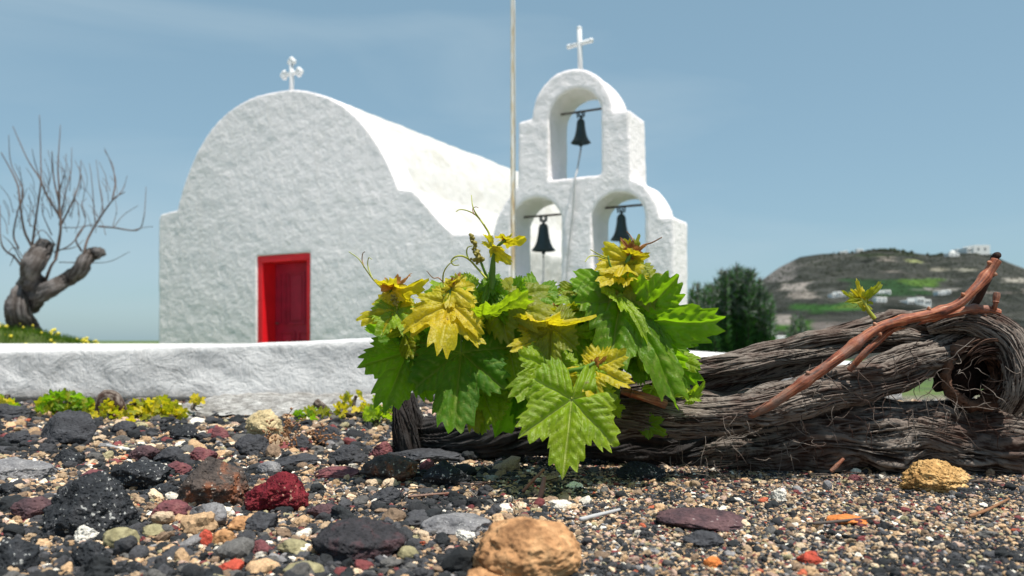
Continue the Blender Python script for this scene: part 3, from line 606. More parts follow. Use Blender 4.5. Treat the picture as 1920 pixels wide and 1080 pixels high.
def bark_disp(seed, k1=3.2, k2=9, fs=7, a1=.22, a2=.11, lump=.16, twist=3.0, ref=.05):
    def f(s, th, r):
        w_ = noise3(np.column_stack([s * 6 + seed, np.cos(th), np.sin(th)])) * .9
        t = th + twist * s + w_ * .55
        c, sn = np.cos(t), np.sin(t)
        lm = fbm(np.column_stack([c * .8 + seed, sn * .8, s * 9 * .05 / ref]), 3)
        n1 = 1 - 2 * np.abs(noise3(np.column_stack([c * k1, sn * k1 + seed, s * fs])))
        n2 = 1 - 2 * np.abs(noise3(np.column_stack([c * k2, sn * k2 + seed, s * fs * 1.7])))
        n3 = noise3(np.column_stack([c * 22, sn * 22 + seed, s * fs * 4]))
        d = r * (lump * lm + a1 * (n1 - .5) + a2 * (n2 - .4) + .06 * n3)
        return d, np.clip(.15 + .25 * n1 + .35 * n2 + .25 * n3, 0, 1)
    return f
def strands(bag, attrs, pts, rad, count, seed, wid=.0009, lift=.10, twist=3.0):
    r = np.random.default_rng(seed); n = 200; C = catmull(pts, n); rr = catmull(np.column_stack([rad] * 3), n)[:, 0]; T, N, B_ = frames(C)
    ln = np.linalg.norm(np.diff(C, axis=0), axis=1).sum()
    for _ in range(count):
        l = r.uniform(.03, .14) / ln; a = r.uniform(0, max(.01, 1 - l)); k = 9; u = a + l * np.linspace(0, 1, k); idx = np.clip(u * (n - 1), 0, n - 2); i = idx.astype(int); f = (idx - i)[:, None]
        c = C[i] * (1 - f) + C[i + 1] * f; nn = N[i]; bb = B_[i]; ra = rr[i]; th = r.uniform(0, 6.28) - twist * u * ln + np.cumsum(r.normal(0, .05, k))
        e = np.linspace(-1, 1, k); free = r.random() < .35
        lf = 1.06 + r.uniform(0, .07) + (lift * r.uniform(.3, 1.8) * np.clip(e, 0, 1) ** 2 if free else 0)
        p = c + (ra * lf)[:, None] * (np.cos(th)[:, None] * nn + np.sin(th)[:, None] * bb)
        if r.random() < .38:
            w_ = r.uniform(.0012, .0034); sd_ = -np.sin(th)[:, None] * nn + np.cos(th)[:, None] * bb; rd_ = np.cos(th)[:, None] * nn + np.sin(th)[:, None] * bb
            tp_ = (w_ * np.array([.2, .7, 1, .9, 1, .8, .9, .6, .1]) * r.uniform(.7, 1.2, k))[:, None]; cu_ = r.uniform(-.6, .6)
            V = np.stack([p + sd_ * tp_ + rd_ * tp_ * cu_, p + rd_ * .0005, p - sd_ * tp_ + rd_ * tp_ * cu_, p - rd_ * .0004], 1).reshape(-1, 3)
            F = [(i_ * 4 + j_, i_ * 4 + (j_ + 1) % 4, (i_ + 1) * 4 + (j_ + 1) % 4, (i_ + 1) * 4 + j_) for i_ in range(k - 1) for j_ in range(4)]
        else: V, F, _ = tube(p, list(wid * r.uniform(.5, 1.5) * np.array([.3, .8, 1, 1, 1, 1, .9, .7, .2])), 4, 12)
        bag.add(V, F); attrs.append(np.full(len(V), r.uniform(.2, 1)))
def arm(name, P3, rad, parent, seed, seg=150, n=300, st=120, label=None, mat=None, **kw):
    V, F, a = tube(P3, rad, seg, n, bark_disp(seed, **kw)); g = Bag(); at = [a]; g.add(V, F)
    if st: strands(g, at, P3, rad, st, seed + 100)
    V, F = g.arr(); o = mesh(name, V, F, mat or M['bark'], parent=parent, attrs={'ridge': np.concatenate(at)})
    if label: o['label'] = label
    return o
def twisted(name, P3, rad, parent, seed, k=4, tw=7.0, fr=.47, off=.62, seg=84, n=420, st=190, mat=None, label=None):
    P3 = np.asarray(P3); m = 40; C = catmull(P3, m); r = catmull(np.column_stack([rad] * 3), m)[:, 0]; T, N, B_ = frames(C); s = np.concatenate([[0], np.cumsum(np.linalg.norm(np.diff(C, axis=0), axis=1))])
    g = Bag(); at = []; rr = np.random.default_rng(seed)
    for q in range(k):
        ph = 2 * math.pi * q / k + tw * s * rr.uniform(.75, 1.25) + .5 * noise3(np.column_stack([s * 8, s * 0 + seed + q * 7.7, s * 0])); o_ = off * (1 + .35 * noise3(np.column_stack([s * 12, s * 0 + q * 3.3, s * 0 + seed])))
        D = C + (r * o_)[:, None] * (np.cos(ph)[:, None] * N + np.sin(ph)[:, None] * B_); f2 = fr * (1 + .45 * noise3(np.column_stack([s * 14, s * 0 + q * 9.1, s * 0 + seed]))) * rr.uniform(.8, 1.15)
        V, F, a = tube(D, list(r * f2), seg, n, bark_disp(seed * 10 + q, a1=.30, a2=.18, lump=.30, twist=2.5)); g.add(V, F); at.append(a)
        strands(g, at, D, list(r * f2), st, seed * 77 + q, wid=.0008)
    V, F = g.arr(); o = mesh(name, V, F, mat or M['bark'], parent=parent, attrs={'ridge': np.concatenate(at)})
    if label: o['label'] = label
    return o
def pr(l): # px,py,Y,radius px
    return [P(a, b, c) for a, b, c, d in l], [d / FPX * c for a, b, c, d in l]
vine = empty('grapevine', tuple(P(1330, 880, 1.5) * np.array((1, 1, 0))), 'old twisted grapevine lying on gravel with fresh green leaves', 'grapevine')
p, r_ = pr([(1275, 868, 1.62, 12), (1335, 855, 1.60, 28), (1410, 840, 1.56, 46), (1550, 826, 1.53, 56), (1700, 822, 1.52, 55), (1850, 830, 1.52, 56), (1990, 850, 1.53, 56), (2130, 870, 1.55, 50)])
twisted('lower_trunk', p, r_, vine, 1, 7, 3.0, fr=.46, off=.62, n=360)
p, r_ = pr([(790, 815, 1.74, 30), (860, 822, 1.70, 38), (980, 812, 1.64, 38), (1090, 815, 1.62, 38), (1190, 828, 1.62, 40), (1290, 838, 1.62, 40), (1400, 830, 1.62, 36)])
arm('shaded_trunk', p, r_, vine, 15, 130, 240, 120, mat=M['shaded_bark'])  # right end added to fill the dark shaded void under the log
p, r_ = pr([(1060, 792, 1.50, 26), (1120, 788, 1.48, 32), (1200, 783, 1.45, 34), (1310, 784, 1.44, 32), (1410, 772, 1.45, 35), (1510, 742, 1.47, 36), (1620, 716, 1.50, 32), (1720, 680, 1.52, 34), (1800, 648, 1.54, 32)])
twisted('front_trunk', p, r_, vine, 2, 7, 6.5, n=460)
p, r_ = pr([(1150, 735, 1.60, 22), (1260, 712, 1.58, 28), (1370, 690, 1.57, 28), (1480, 664, 1.56, 28), (1590, 634, 1.56, 30), (1700, 622, 1.56, 32), (1790, 622, 1.56, 36), (1860, 640, 1.55, 36), (1905, 690, 1.54, 38), (1930, 745, 1.52, 44), (1990, 790, 1.53, 46)])
twisted('upper_trunk', p, r_, vine, 3, 5, 8)
p, r_ = pr([(1180, 745, 1.60, 18), (1290, 742, 1.58, 24), (1400, 728, 1.58, 26), (1500, 700, 1.58, 24), (1570, 668, 1.58, 18), (1640, 650, 1.58, 14)])
twisted('upper_trunk', p, r_, vine, 17, 3, 9, n=300)
p, r_ = pr([(1740, 612, 1.53, 14), (1800, 600, 1.50, 22), (1850, 610, 1.47, 26), (1895, 640, 1.44, 26), (1915, 690, 1.42, 26), (1912, 735, 1.42, 24), (1890, 765, 1.44, 18)])
arm('trunk_knot', p, r_, vine, 4, 110, 260, 200, twist=6)
p, r_ = pr([(1838, 702, 1.60, 44), (1840, 702, 1.55, 50), (1846, 704, 1.50, 52), (1850, 705, 1.46, 50)])
def hollow():
    # a hollow knot: thick ring of bark with a dark cavity
    V = []; a = []; n, sg = 200, 70; c = P(1846, 702, 1.46); k = 1.46 / FPX
    for i in range(n):
        t = 2 * math.pi * i / n; cc = c + np.array((math.cos(t) * 50 * k, 0, math.sin(t) * 56 * k)); out = np.array((math.cos(t), 0, math.sin(t)))
        for j in range(sg):
            ph = 2 * math.pi * j / sg; V.append(cc + out * math.cos(ph) * 17 * (.35 + .65 * (.5 + .5 * math.cos(t))) * k + np.array((0, -1, 0)) * math.sin(ph) * 42 * (.3 + .7 * (.5 + .5 * math.cos(t))) * k + np.array((0, .03, 0)))
    V = np.array(V); q = V * 26; nn = 1 - 2 * np.abs(noise3(q * np.array((1.5, .5, 1.5)))) + .6 * (1 - 2 * np.abs(noise3(q * np.array((5, 2, 5))))); d = V - c; d[:, 1] = 0; d /= np.linalg.norm(d, axis=1)[:, None] + 1e-9
    V += d * (nn * .006)[:, None]; a = np.clip(.3 + .5 * nn, 0, 1)
    F = [(i * sg + j, ((i + 1) % n) * sg + j, ((i + 1) % n) * sg + (j + 1) % sg, i * sg + (j + 1) % sg) for i in range(n) for j in range(sg)]
    g = Bag(); g.add(V, F); at = [a]
    V, F, aa = tube([c + np.array((0, .075, 0)), c + np.array((0, .062, 0))], [52 * k, 52 * k], 40, 4, bark_disp(9)); g.add(V, F); at.append(aa * .2)
    r = np.random.default_rng(5)
    for _ in range(260):
        t = r.uniform(-1.6, 1.6); rr = r.uniform(25, 62) * k; y = r.uniform(-.03, .03); pts = [c + np.array((math.cos(t + e) * rr * r.uniform(.9, 1.1), y, math.sin(t + e) * rr * 1.1)) for e in np.linspace(0, r.uniform(.5, 1.3), 5)]
        V, F, _ = tube(pts, [.0006, .0012, .0014, .001, .0004], 4, 14); g.add(V, F); at.append(np.full(len(V), r.uniform(.1, .6)))
    V, F = g.arr(); mesh('hollow_knot', V, F, bark_mat('rotten_wood', (.16, .085, .055), (.045, .02, .013), (.012, .006, .004)), parent=vine, attrs={'ridge': np.concatenate(at)})['label'] = 'dark hollow reddish knot in the trunk'
hollow()
p, r_ = pr([(1400, 795, 1.56, 30), (1500, 775, 1.56, 34), (1600, 768, 1.58, 26), (1720, 770, 1.58, 22), (1850, 778, 1.56, 26), (1960, 780, 1.55, 30)])
twisted('middle_trunk', p, r_, vine, 6, 3, 9, n=260)
p, r_ = pr([(1590, 700, 1.60, 14), (1650, 690, 1.62, 18), (1730, 668, 1.66, 18), (1800, 640, 1.66, 18)])
arm('back_branch', p, r_, vine, 7, 90, 160, 60, twist=4)
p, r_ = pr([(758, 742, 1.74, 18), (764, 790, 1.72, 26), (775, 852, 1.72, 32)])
arm('stump', p, r_, vine, 8, 90, 120, 60, mat=M['shaded_bark'])
# hanging loose bark fibres at the right end
g = Bag(); rr = np.random.default_rng(12); at = []
for _ in range(210):
    x0 = rr.uniform(1250, 1915); y0 = np.interp(x0, [1200, 1500, 1700, 1920], [800, 700, 640, 700]) + rr.uniform(-10, 140); Y = rr.uniform(1.40, 1.47); L_ = rr.uniform(20, 90); a = rr.uniform(-.7, 1.9)
    pts = [P(x0 + L_ * t * math.cos(a) + rr.normal(0, 3), y0 + L_ * t * math.sin(a) + rr.normal(0, 3), Y - .01 * math.sin(3 * t)) for t in np.linspace(0, 1, 5)]
    V, F, _ = tube(pts, [.0003, .0006, .0007, .0006, .0002], 4, 14); g.add(V, F); at.append(np.full(len(V), rr.uniform(.2, .9)))
V, F = g.arr(); mesh('loose_fibres', V, F, M['bark'], parent=vine, attrs={'ridge': np.concatenate(at)})
def cane_mat():
    m, n, L, b, _ = new_mat('red_cane_bark'); p = geo_pos(n); at = n.new('ShaderNodeAttribute'); at.attribute_name = 'ridge'
    t = noisen(n, L, p, 45, 6, .7, .6); ad = n.new('ShaderNodeMath'); ad.operation = 'MULTIPLY_ADD'; L(t.outputs[0], ad.inputs[0]); ad.inputs[1].default_value = .8; L(at.outputs['Fac'], ad.inputs[2])
    r = ramp(n, [(.35, (.06, .014, .007)), (.60, (.27, .062, .022)), (.80, (.40, .14, .06)), (1, (.48, .33, .24))]); L(ad.outputs[0], r.inputs[0]); g_ = noisen(n, L, p, 11, 4, .6); L(mixc(n, L, mr(n, L, g_.outputs[0], .48, .62, 0, .8), r.outputs[0], (.17, .12, .095)), b.inputs['Base Color'])
    b.inputs['Roughness'].default_value = .6; bump(n, L, b, noisen(n, L, p, 260, 4, .7, .8).outputs[0], 1, .0012); return m
M['cane'] = cane_mat()
def cane(name, pts, seed, nodes=(), seg=40, mat=None, label=None, buds=()):
    P3, rad = pr(pts); rad = [q * .72 for q in rad]
    def d(s, th, r):
        n = noise3(np.column_stack([np.cos(th) * 5, np.sin(th) * 5 + seed, s * 25])); n2 = noise3(np.column_stack([np.cos(th) * 1.2, np.sin(th) * 1.2 + seed, s * 22])); ex = np.zeros(len(s))
        for q in nodes: ex += np.exp(-((s / s.max() - q) / .018) ** 2) * .28
        return r * (.07 * n + .10 * n2 + ex + .05 * noise3(np.column_stack([np.cos(th) * 9, np.sin(th) * 9 + seed, s * 130]))), np.clip(.2 + .5 * n, 0, 1)
    V, F, a = tube(P3, rad, seg, 170, d); g = Bag(); g.add(V, F); at = [a]; C = catmull(P3, 100); r = np.random.default_rng(seed)
    for (u, side) in buds:
        c = C[int(u * 99)]; rd = np.interp(u, np.linspace(0, 1, len(rad)), rad); dirn = np.array((side[0], -.3, side[1])); dirn /= np.linalg.norm(dirn)
        V, F, _ = tube([c + dirn * rd * .7, c + dirn * rd * 1.3, c + dirn * rd * 1.75], [rd * .42, rd * .42, rd * .10], 10, 8); V += (noise3(V * 300) * rd * .12)[:, None] * dirn; g.add(V, F); at.append(np.full(len(V), .4))
    V, F = g.arr(); o = mesh(name, V, F, mat or M['cane'], parent=vine, attrs={'ridge': np.concatenate(at)})
    if label: o['label'] = label
    return o
cane('cane', [(1392, 786, 1.42, 7), (1440, 762, 1.40, 12), (1500, 722, 1.39, 13.5), (1570, 672, 1.39, 14), (1635, 622, 1.40, 13), (1680, 603, 1.41, 12), (1740, 590, 1.42, 12.5), (1790, 574, 1.43, 12), (1825, 545, 1.43, 12), (1850, 515, 1.44, 12.5), (1868, 488, 1.44, 13)], 21,
     (.22, .42, .60, .74, .93), buds=[(.24, (-.6, .5)), (.43, (-.7, .6)), (.61, (-.3, .9)), (.42, (.5, -.8)), (.76, (-.7, .5)), (.92, (.8, -.4)), (.97, (-.9, .3))], label='long reddish brown bare cane pointing up to the right')
cane('cane', [(1592, 694, 1.44, 8), (1620, 664, 1.43, 9), (1650, 636, 1.43, 9), (1672, 618, 1.43, 8.5), (1720, 604, 1.44, 8), (1775, 590, 1.45, 9), (1820, 580, 1.46, 11), (1850, 582, 1.46, 13), (1872, 588, 1.46, 12)], 22, (.3, .6, .86), buds=[(.93, (.2, 1)), (.97, (.5, -1)), (.86, (-.2, -1))], label='thinner forked cane crossing under the long cane')
cane('cane', [(1862, 590, 1.46, 7), (1866, 572, 1.45, 6), (1868, 558, 1.45, 9), (1869, 549, 1.45, 8)], 23, (.2, .6), label='short upright bud spur')
cane('cane', [(1165, 733, 1.40, 8), (1200, 742, 1.40, 11), (1248, 758, 1.41, 12)], 24, (.2,), label='short orange brown cane stub beside the leaves')
cane('cane', [(1820, 578, 1.48, 10), (1835, 555, 1.47, 11), (1858, 505, 1.46, 11), (1866, 482, 1.45, 10), (1872, 478, 1.44, 8)], 25, (.6,), mat=M['bark'], label='dark dead twig behind the long cane')
p, r_ = pr([(1640, 606, 1.43, 9), (1670, 600, 1.43, 14), (1705, 598, 1.43, 12), (1725, 598, 1.43, 5)])
arm('bark_knob', p, r_, vine, 31, 60, 70, 0, lump=.5, a1=.5, a2=.3)
# ------------------------------------------------------------------ leaves
def leaf_mat(name, a, b_, vein, tr, gloss=.45, tmix=.48):
    m, n, L, b, out = new_mat(name); at = n.new('ShaderNodeAttribute'); at.attribute_name = 'vein'; p = obj_co(n)
    t = noisen(n, L, p, 16, 5, .6); c = mixc(n, L, mr(n, L, t.outputs[0], .35, .65), a, b_); f = noisen(n, L, p, 170, 4, .6)
    c = mixc(n, L, 1, c, mr(n, L, f.outputs[0], .3, .7, .8, 1.2), 'MULTIPLY')
    c = mixc(n, L, at.outputs['Fac'], c, vein); sp_ = noisen(n, L, p, 75, 3, .5); c = mixc(n, L, mr(n, L, sp_.outputs[0], .68, .74, 0, .75), c, (.16, .09, .03)); L(c, b.inputs['Base Color']); b.inputs['Roughness'].default_value = gloss; b.inputs['Specular IOR Level'].default_value = .3
    v = n.new('ShaderNodeTexVoronoi'); v.inputs['Scale'].default_value = 330; L(p, v.inputs['Vector']); bump(n, L, b, v.outputs[0], .6, .0009)
    tl_ = n.new('ShaderNodeBsdfTranslucent'); tc_ = mixc(n, L, at.outputs['Fac'], tr, tuple(k * .6 for k in tr)); tc_ = mixc(n, L, 1, tc_, mr(n, L, t.outputs[0], .3, .7, .75, 1.2), 'MULTIPLY'); L(tc_, tl_.inputs[0])
    mx = n.new('ShaderNodeMixShader'); mx.inputs[0].default_value = tmix; L(b.outputs[0], mx.inputs[1]); L(tl_.outputs[0], mx.inputs[2]); L(mx.outputs[0], out.inputs[0]); return m
LM = {
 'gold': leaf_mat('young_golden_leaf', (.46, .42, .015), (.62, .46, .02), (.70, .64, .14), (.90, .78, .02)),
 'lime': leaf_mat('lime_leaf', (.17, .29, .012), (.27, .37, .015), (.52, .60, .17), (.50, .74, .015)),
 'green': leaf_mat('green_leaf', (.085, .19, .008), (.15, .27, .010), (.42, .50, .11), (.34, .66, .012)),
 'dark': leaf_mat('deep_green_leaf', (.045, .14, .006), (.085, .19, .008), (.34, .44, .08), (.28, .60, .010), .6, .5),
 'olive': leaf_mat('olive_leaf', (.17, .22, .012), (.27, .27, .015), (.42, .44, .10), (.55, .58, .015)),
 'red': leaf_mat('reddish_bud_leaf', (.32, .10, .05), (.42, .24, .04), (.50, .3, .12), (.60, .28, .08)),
}
M['stem'] = simple('green_stem', (.10, .20, .02), .45, 0, .35, 30)
M['ystem'] = simple('yellow_tendril', (.36, .38, .04), .45, 0, .3, 30)
M['rstem'] = simple('bronze_tendril', (.26, .12, .05), .5, 0, .3, 30)
def leaf_geo(seed, nth=220, K_=20, young=False, cup=.1, droop=.25, wav=.06, wid=1.0, fold=0.0):
    r = np.random.default_rng(seed); th = np.linspace(-np.pi, np.pi, nth, endpoint=False)
    A = np.array([0, 52, -52, 108, -108]) + r.normal(0, 3, 5); Ls = np.array([1, .77, .77, .58, .58]) * (1 + r.normal(0, .06, 5)); Wd = np.array([30, 30, 30, 36, 36]) + (-2 if young else 3)
    A = np.radians(A); Wd = np.radians(Wd); dth = np.angle(np.exp(1j * (th[:, None] - A[None]))); p = 5
    Rr = ((Ls * np.exp(-(np.abs(dth) / Wd) ** 3)) ** p).sum(1) ** (1 / p)
    Rr = np.maximum(Rr, (.58 if young else .61) * (1 - .0 * th)); back = np.exp(-((np.pi - np.abs(th)) / .30) ** 2); Rr = Rr * (1 - .78 * back)
    # teeth
    ph = np.cumsum(np.full(nth, 1.0)) / nth * (37 if not young else 31); ph = ph + noise3(np.column_stack([th * 2, th * 0 + seed, th * 0])) * .6; fr_ = ph - np.floor(ph); tooth = np.where(fr_ < .68, fr_ / .68, (1 - fr_) / .32)
    amp = (.18 if young else .145) + .06 * noise3(np.column_stack([th * 5, th * 0 + seed * 1.3, th * 0])); Rr = Rr * (1 - amp * .5 + amp * tooth * (1 - back)) * (1 + .03 * noise3(np.column_stack([th * 3, th * 0 + seed, th * 0 + 9])))
    fr = (np.arange(1, K_ + 1) / K_) ** .8
    TH, FR = np.meshgrid(th, fr, indexing='ij'); RR = Rr[:, None] * FR; TH = TH.ravel(); RR = RR.ravel(); FRr = FR.ravel()
    dd = np.angle(np.exp(1j * (TH[:, None] - A[None]))); k = np.abs(dd).argmin(1); d0 = dd[np.arange(len(TH)), k]
    a = RR * np.cos(d0); c = RR * np.abs(np.sin(d0)); ph = (a - c * .75) * 8.5 + .35 * np.sign(d0) + r.uniform(0, 1)
    wmain = .013 * (1.15 - a.clip(0, 1)) + .005; main = np.exp(-(c / wmain) ** 2)
    sec = np.exp(-((ph - np.round(ph)) / .07) ** 2) * np.clip(1 - c * 1.2, 0, 1) * .75
    X = RR * np.cos(TH); Yv = RR * np.sin(TH) * wid
    z = .055 * (1 - np.exp(-(c / .06) ** 2)) * (1 - FRr * .3) + .034 * np.abs(np.sin(np.pi * ph)) ** .6 * np.clip(c / .05, 0, 1) - .03 * main
    z += wav * np.sin(TH * 5 + seed) * FRr ** 2 * RR + .6 * wav * noise3(np.column_stack([X * 4, Yv * 4, X * 0 + seed])) + .016 * noise3(np.column_stack([X * 13, Yv * 13, X * 0 + seed]))
    z += cup * Yv ** 2 - droop * np.clip(X, -.3, 2) ** 2 - fold * np.abs(Yv)
    V = np.vstack([np.column_stack([X, Yv, z]), [[0, 0, -.03]]]); n = nth
    i, j = np.meshgrid(np.arange(n), np.arange(K_ - 1), indexing='ij'); i2 = (i + 1) % n
    F = np.stack([i * K_ + j, i * K_ + j + 1, i2 * K_ + j + 1, i2 * K_ + j], -1).reshape(-1, 4).tolist()
    F = [tuple(f) for f in F] + [(n * K_, q * K_, ((q + 1) % n) * K_) for q in range(n)]
    vein = np.concatenate([np.clip(np.maximum(main, sec), 0, 1), [1]])
    return V, F, vein
def place(V, base, tip, roll, eye=np.array((0, 0, H))):
    ax = tip - base; Ln = np.linalg.norm(ax); x = ax / Ln; c = eye - base; n = c - x * c.dot(x); n /= np.linalg.norm(n)
    a = R(roll); n = n * math.cos(a) + np.cross(x, n) * math.sin(a); y = np.cross(n, x)
    return base + Ln * (V[:, :1] * x + V[:, 1:2] * y + V[:, 2:] * n)
SEED = [100]
def leaf(parent, mat, b, t, roll=0, young=False, label=None, node=None, hi=True, **kw):
    SEED[0] += 1; V, F, ve = leaf_geo(SEED[0], 220 if hi else 110, 20 if hi else 9, young, **kw); B3, T3 = P(*b), P(*t); V = place(V, B3, T3, roll)
    o = mesh('leaf', V, F, LM[mat], parent=parent, attrs={'vein': ve})
    if label: o['label'] = label
    if node is not None:
        N3 = P(*node); mid = (N3 + B3) / 2 + np.array((0, .0, .008)); V, F, _ = tube([N3, mid, B3], [.0016, .0013, .0011], 8, 16); mesh('petiole', V, F, M['ystem' if mat != 'dark' else 'stem'], parent=parent)
    return o
def stem(name, pts, parent, mat='stem', seg=12):
    P3, rad = pr(pts); V, F, _ = tube(P3, rad, seg, len(pts) * 10, lambda s, th, r: (r * .12 * noise3(np.column_stack([np.cos(th) * 3, np.sin(th) * 3, s * 60])), s)); return mesh(name, V, F, M[mat], parent=parent)
def tendril(pts, parent, Y=1.36, w0=1.8, w1=.7, mat='ystem'):
    n = len(pts); P3 = [P(x, y, Y + .012 * math.sin(i * 1.3)) for i, (x, y) in enumerate(pts)]; V, F, _ = tube(P3, list(np.linspace(w0, w1, n) / FPX * Y), 8, n * 9); return mesh('tendril', V, F, M[mat], parent=parent)
def beads(name, p0, p1, Y, cnt, rpx, parent, mats='olive', seed=0):
    r = np.random.default_rng(seed); g = Bag(); a = P(*p0, Y); b = P(*p1, Y)
    for i in range(cnt):
        t = r.random(); c = a + (b - a) * t + r.normal(0, rpx * .8 * (1.3 - t) / FPX * Y, 3); ball(g, c, rpx * r.uniform(.45, .85) / FPX * Y)
    V, F = g.arr(); return mesh(name, V, F, M['bead'], parent=parent)
M['bead'] = simple('flower_bud', (.24, .20, .03), .6, 0, .5, 60)
# shoots
s1 = stem('shoot', [(778, 700, 1.46, 4.5), (765, 640, 1.42, 4.5), (742, 592, 1.38, 4), (735, 560, 1.37, 3.5), (732, 540, 1.36, 3)], vine)
s2 = stem('shoot', [(905, 740, 1.46, 6), (885, 670, 1.42, 6), (862, 615, 1.38, 5.5), (846, 575, 1.35, 5), (842, 535, 1.35, 4)], vine)
s3 = stem('shoot', [(950, 720, 1.48, 7), (938, 640, 1.44, 7), (925, 575, 1.41, 7), (923, 520, 1.40, 6.5), (926, 480, 1.39, 4), (934, 462, 1.38, 3), (948, 449, 1.38, 3)], vine)
s4 = stem('shoot', [(1155, 760, 1.44, 6), (1160, 690, 1.42, 6), (1166, 620, 1.40, 5.5), (1172, 550, 1.39, 5), (1174, 500, 1.38, 4.5), (1182, 476, 1.38, 3.5)], vine)
s5 = stem('shoot', [(1060, 800, 1.44, 5), (1055, 730, 1.38, 5), (1062, 700, 1.32, 4.5), (1095, 690, 1.30, 4), (1115, 680, 1.30, 3)], vine)
s6 = stem('shoot', [(1040, 760, 1.50, 5), (1020, 690, 1.47, 5), (1018, 640, 1.44, 4.5), (1035, 600, 1.42, 3), (1050, 575, 1.42, 2.5)], vine)
# left shoot
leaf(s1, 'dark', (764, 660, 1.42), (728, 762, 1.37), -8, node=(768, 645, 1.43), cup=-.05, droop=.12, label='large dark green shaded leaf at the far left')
leaf(s1, 'gold', (745, 586, 1.36), (676, 590, 1.345), 40, young=True, cup=-.1, droop=.3, wav=.12, label='golden young leaf pointing left')
leaf(s1, 'lime', (742, 584, 1.36), (772, 632, 1.31), -20, young=True, cup=-.2, wav=.1, label='yellow green young leaf below the golden one')
leaf(s1, 'olive', (758, 622, 1.41), (800, 575, 1.46), 25, cup=.2)
leaf(s1, 'gold', (735, 540, 1.36), (788, 546, 1.34), 58, young=True, hi=False, wav=.2, cup=.3)
leaf(s1, 'gold', (735, 545, 1.36), (752, 562, 1.34), 10, young=True, hi=False, wav=.2)
leaf(s1, 'red', (735, 538, 1.36), (772, 520, 1.36), 60, young=True, hi=False, wav=.2)
leaf(s1, 'red', (734, 536, 1.36), (724, 519, 1.36), 50, young=True, hi=False, wid=.5)
tendril([(733, 560), (715, 540), (698, 522), (684, 502), (672, 485), (654, 472)], s1); tendril([(683, 502), (679, 488), (680, 476), (684, 472)], s1, w0=1.3, mat='rstem'); tendril([(698, 522), (690, 500), (691, 484), (697, 486)], s1, w0=1.3)
beads('flower_cluster', (738, 552), (744, 578), 1.35, 26, 4, s1, seed=1)
# centre left shoot
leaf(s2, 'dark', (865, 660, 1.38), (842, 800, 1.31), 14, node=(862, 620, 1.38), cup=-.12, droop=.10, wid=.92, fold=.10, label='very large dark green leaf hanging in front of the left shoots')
leaf(s2, 'gold', (842, 578, 1.34), (826, 640, 1.27), 0, young=True, cup=-.1, droop=.25, wav=.1, wid=1.15, fold=.35, label='large golden drooping leaf at the top of the left group')
leaf(s2, 'gold', (842, 572, 1.34), (778, 598, 1.30), 25, young=True, droop=.25, wav=.12, fold=.2)
leaf(s2, 'gold', (846, 572, 1.34), (893, 596, 1.31), -35, young=True, droop=.3, wav=.12, fold=.2)
leaf(s2, 'lime', (842, 548, 1.36), (822, 520, 1.40), 20, young=True, hi=False, wav=.15)
leaf(s2, 'gold', (845, 542, 1.35), (886, 560, 1.32), -35, young=True, hi=False, wav=.15, fold=.3)
leaf(s2, 'gold', (846, 540, 1.35), (876, 518, 1.37), 40, young=True, hi=False, wav=.2, wid=.7)
leaf(s2, 'red', (845, 538, 1.35), (866, 516, 1.36), 55, young=True, hi=False, wid=.5)
leaf(s2, 'red', (843, 536, 1.35), (849, 520, 1.34), 0, young=True, hi=False, wid=.5)
leaf(s2, 'olive', (880, 590, 1.38), (905, 550, 1.44), 40, cup=.2)
leaf(s2, 'green', (800, 625, 1.43), (772, 690, 1.40), 10)
leaf(s2, 'green', (815, 640, 1.44), (790, 600, 1.47), 10)
tendril([(840, 548), (832, 534), (831, 515), (838, 500), (850, 489), (858, 485)], s2, 1.35); tendril([(832, 530), (822, 521), (812, 521), (800, 508)], s2, 1.35, 1.4, mat='rstem')
# thick middle shoot
leaf(s3, 'olive', (935, 560, 1.40), (1018, 578, 1.33), -35, cup=-.3, droop=.3, fold=.3, label='olive folded leaf left of the flagpole')
leaf(s3, 'olive', (958, 548, 1.42), (938, 512, 1.47), 30, cup=.2, fold=.1)
leaf(s3, 'lime', (905, 592, 1.38), (985, 556, 1.34), 62, droop=.1, wav=.1, label='yellow green leaf seen almost edge on')
leaf(s3, 'dark', (925, 585, 1.44), (930, 645, 1.42), -20)
leaf(s3, 'green', (965, 565, 1.42), (985, 625, 1.38), 30, cup=.3, fold=-.2)
leaf(s3, 'dark', (985, 575, 1.46), (1020, 600, 1.44), 20)
leaf(s3, 'green', (920, 545, 1.41), (940, 590, 1.36), 25, young=True, wid=.6, fold=.3)
leaf(s3, 'green', (920, 530, 1.41), (905, 565, 1.38), 25, young=True, hi=False, wid=.6)
leaf(s3, 'lime', (955, 650, 1.40), (965, 712, 1.36), 10, label='bright green leaf between the two big hanging leaves')
leaf(s3, 'green', (930, 650, 1.46), (905, 740, 1.44), 10)
leaf(s3, 'dark', (960, 700, 1.50), (945, 800, 1.46), -20)
leaf(s3, 'lime', (905, 735, 1.42), (928, 790, 1.38), -10, young=True)
leaf(s3, 'olive', (890, 735, 1.44), (893, 798, 1.40), 10, young=True)
leaf(s3, 'gold', (924, 462, 1.385), (957, 498, 1.36), 55, young=True, hi=False, wid=.6, wav=.15)
leaf(s3, 'gold', (948, 449, 1.38), (986, 455, 1.37), 65, young=True, hi=False, wid=.8, wav=.2)
leaf(s3, 'gold', (948, 449, 1.38), (962, 440, 1.38), 45, young=True, hi=False, wid=.7)
leaf(s3, 'red', (947, 450, 1.38), (941, 443, 1.37), 10, young=True, hi=False, wid=.6)
stem('flower_stalk', [(915, 525, 1.39, 2.6), (905, 500, 1.38, 2.4), (897, 480, 1.38, 2), (884, 445, 1.38, 1.5)], s3, 'stem')
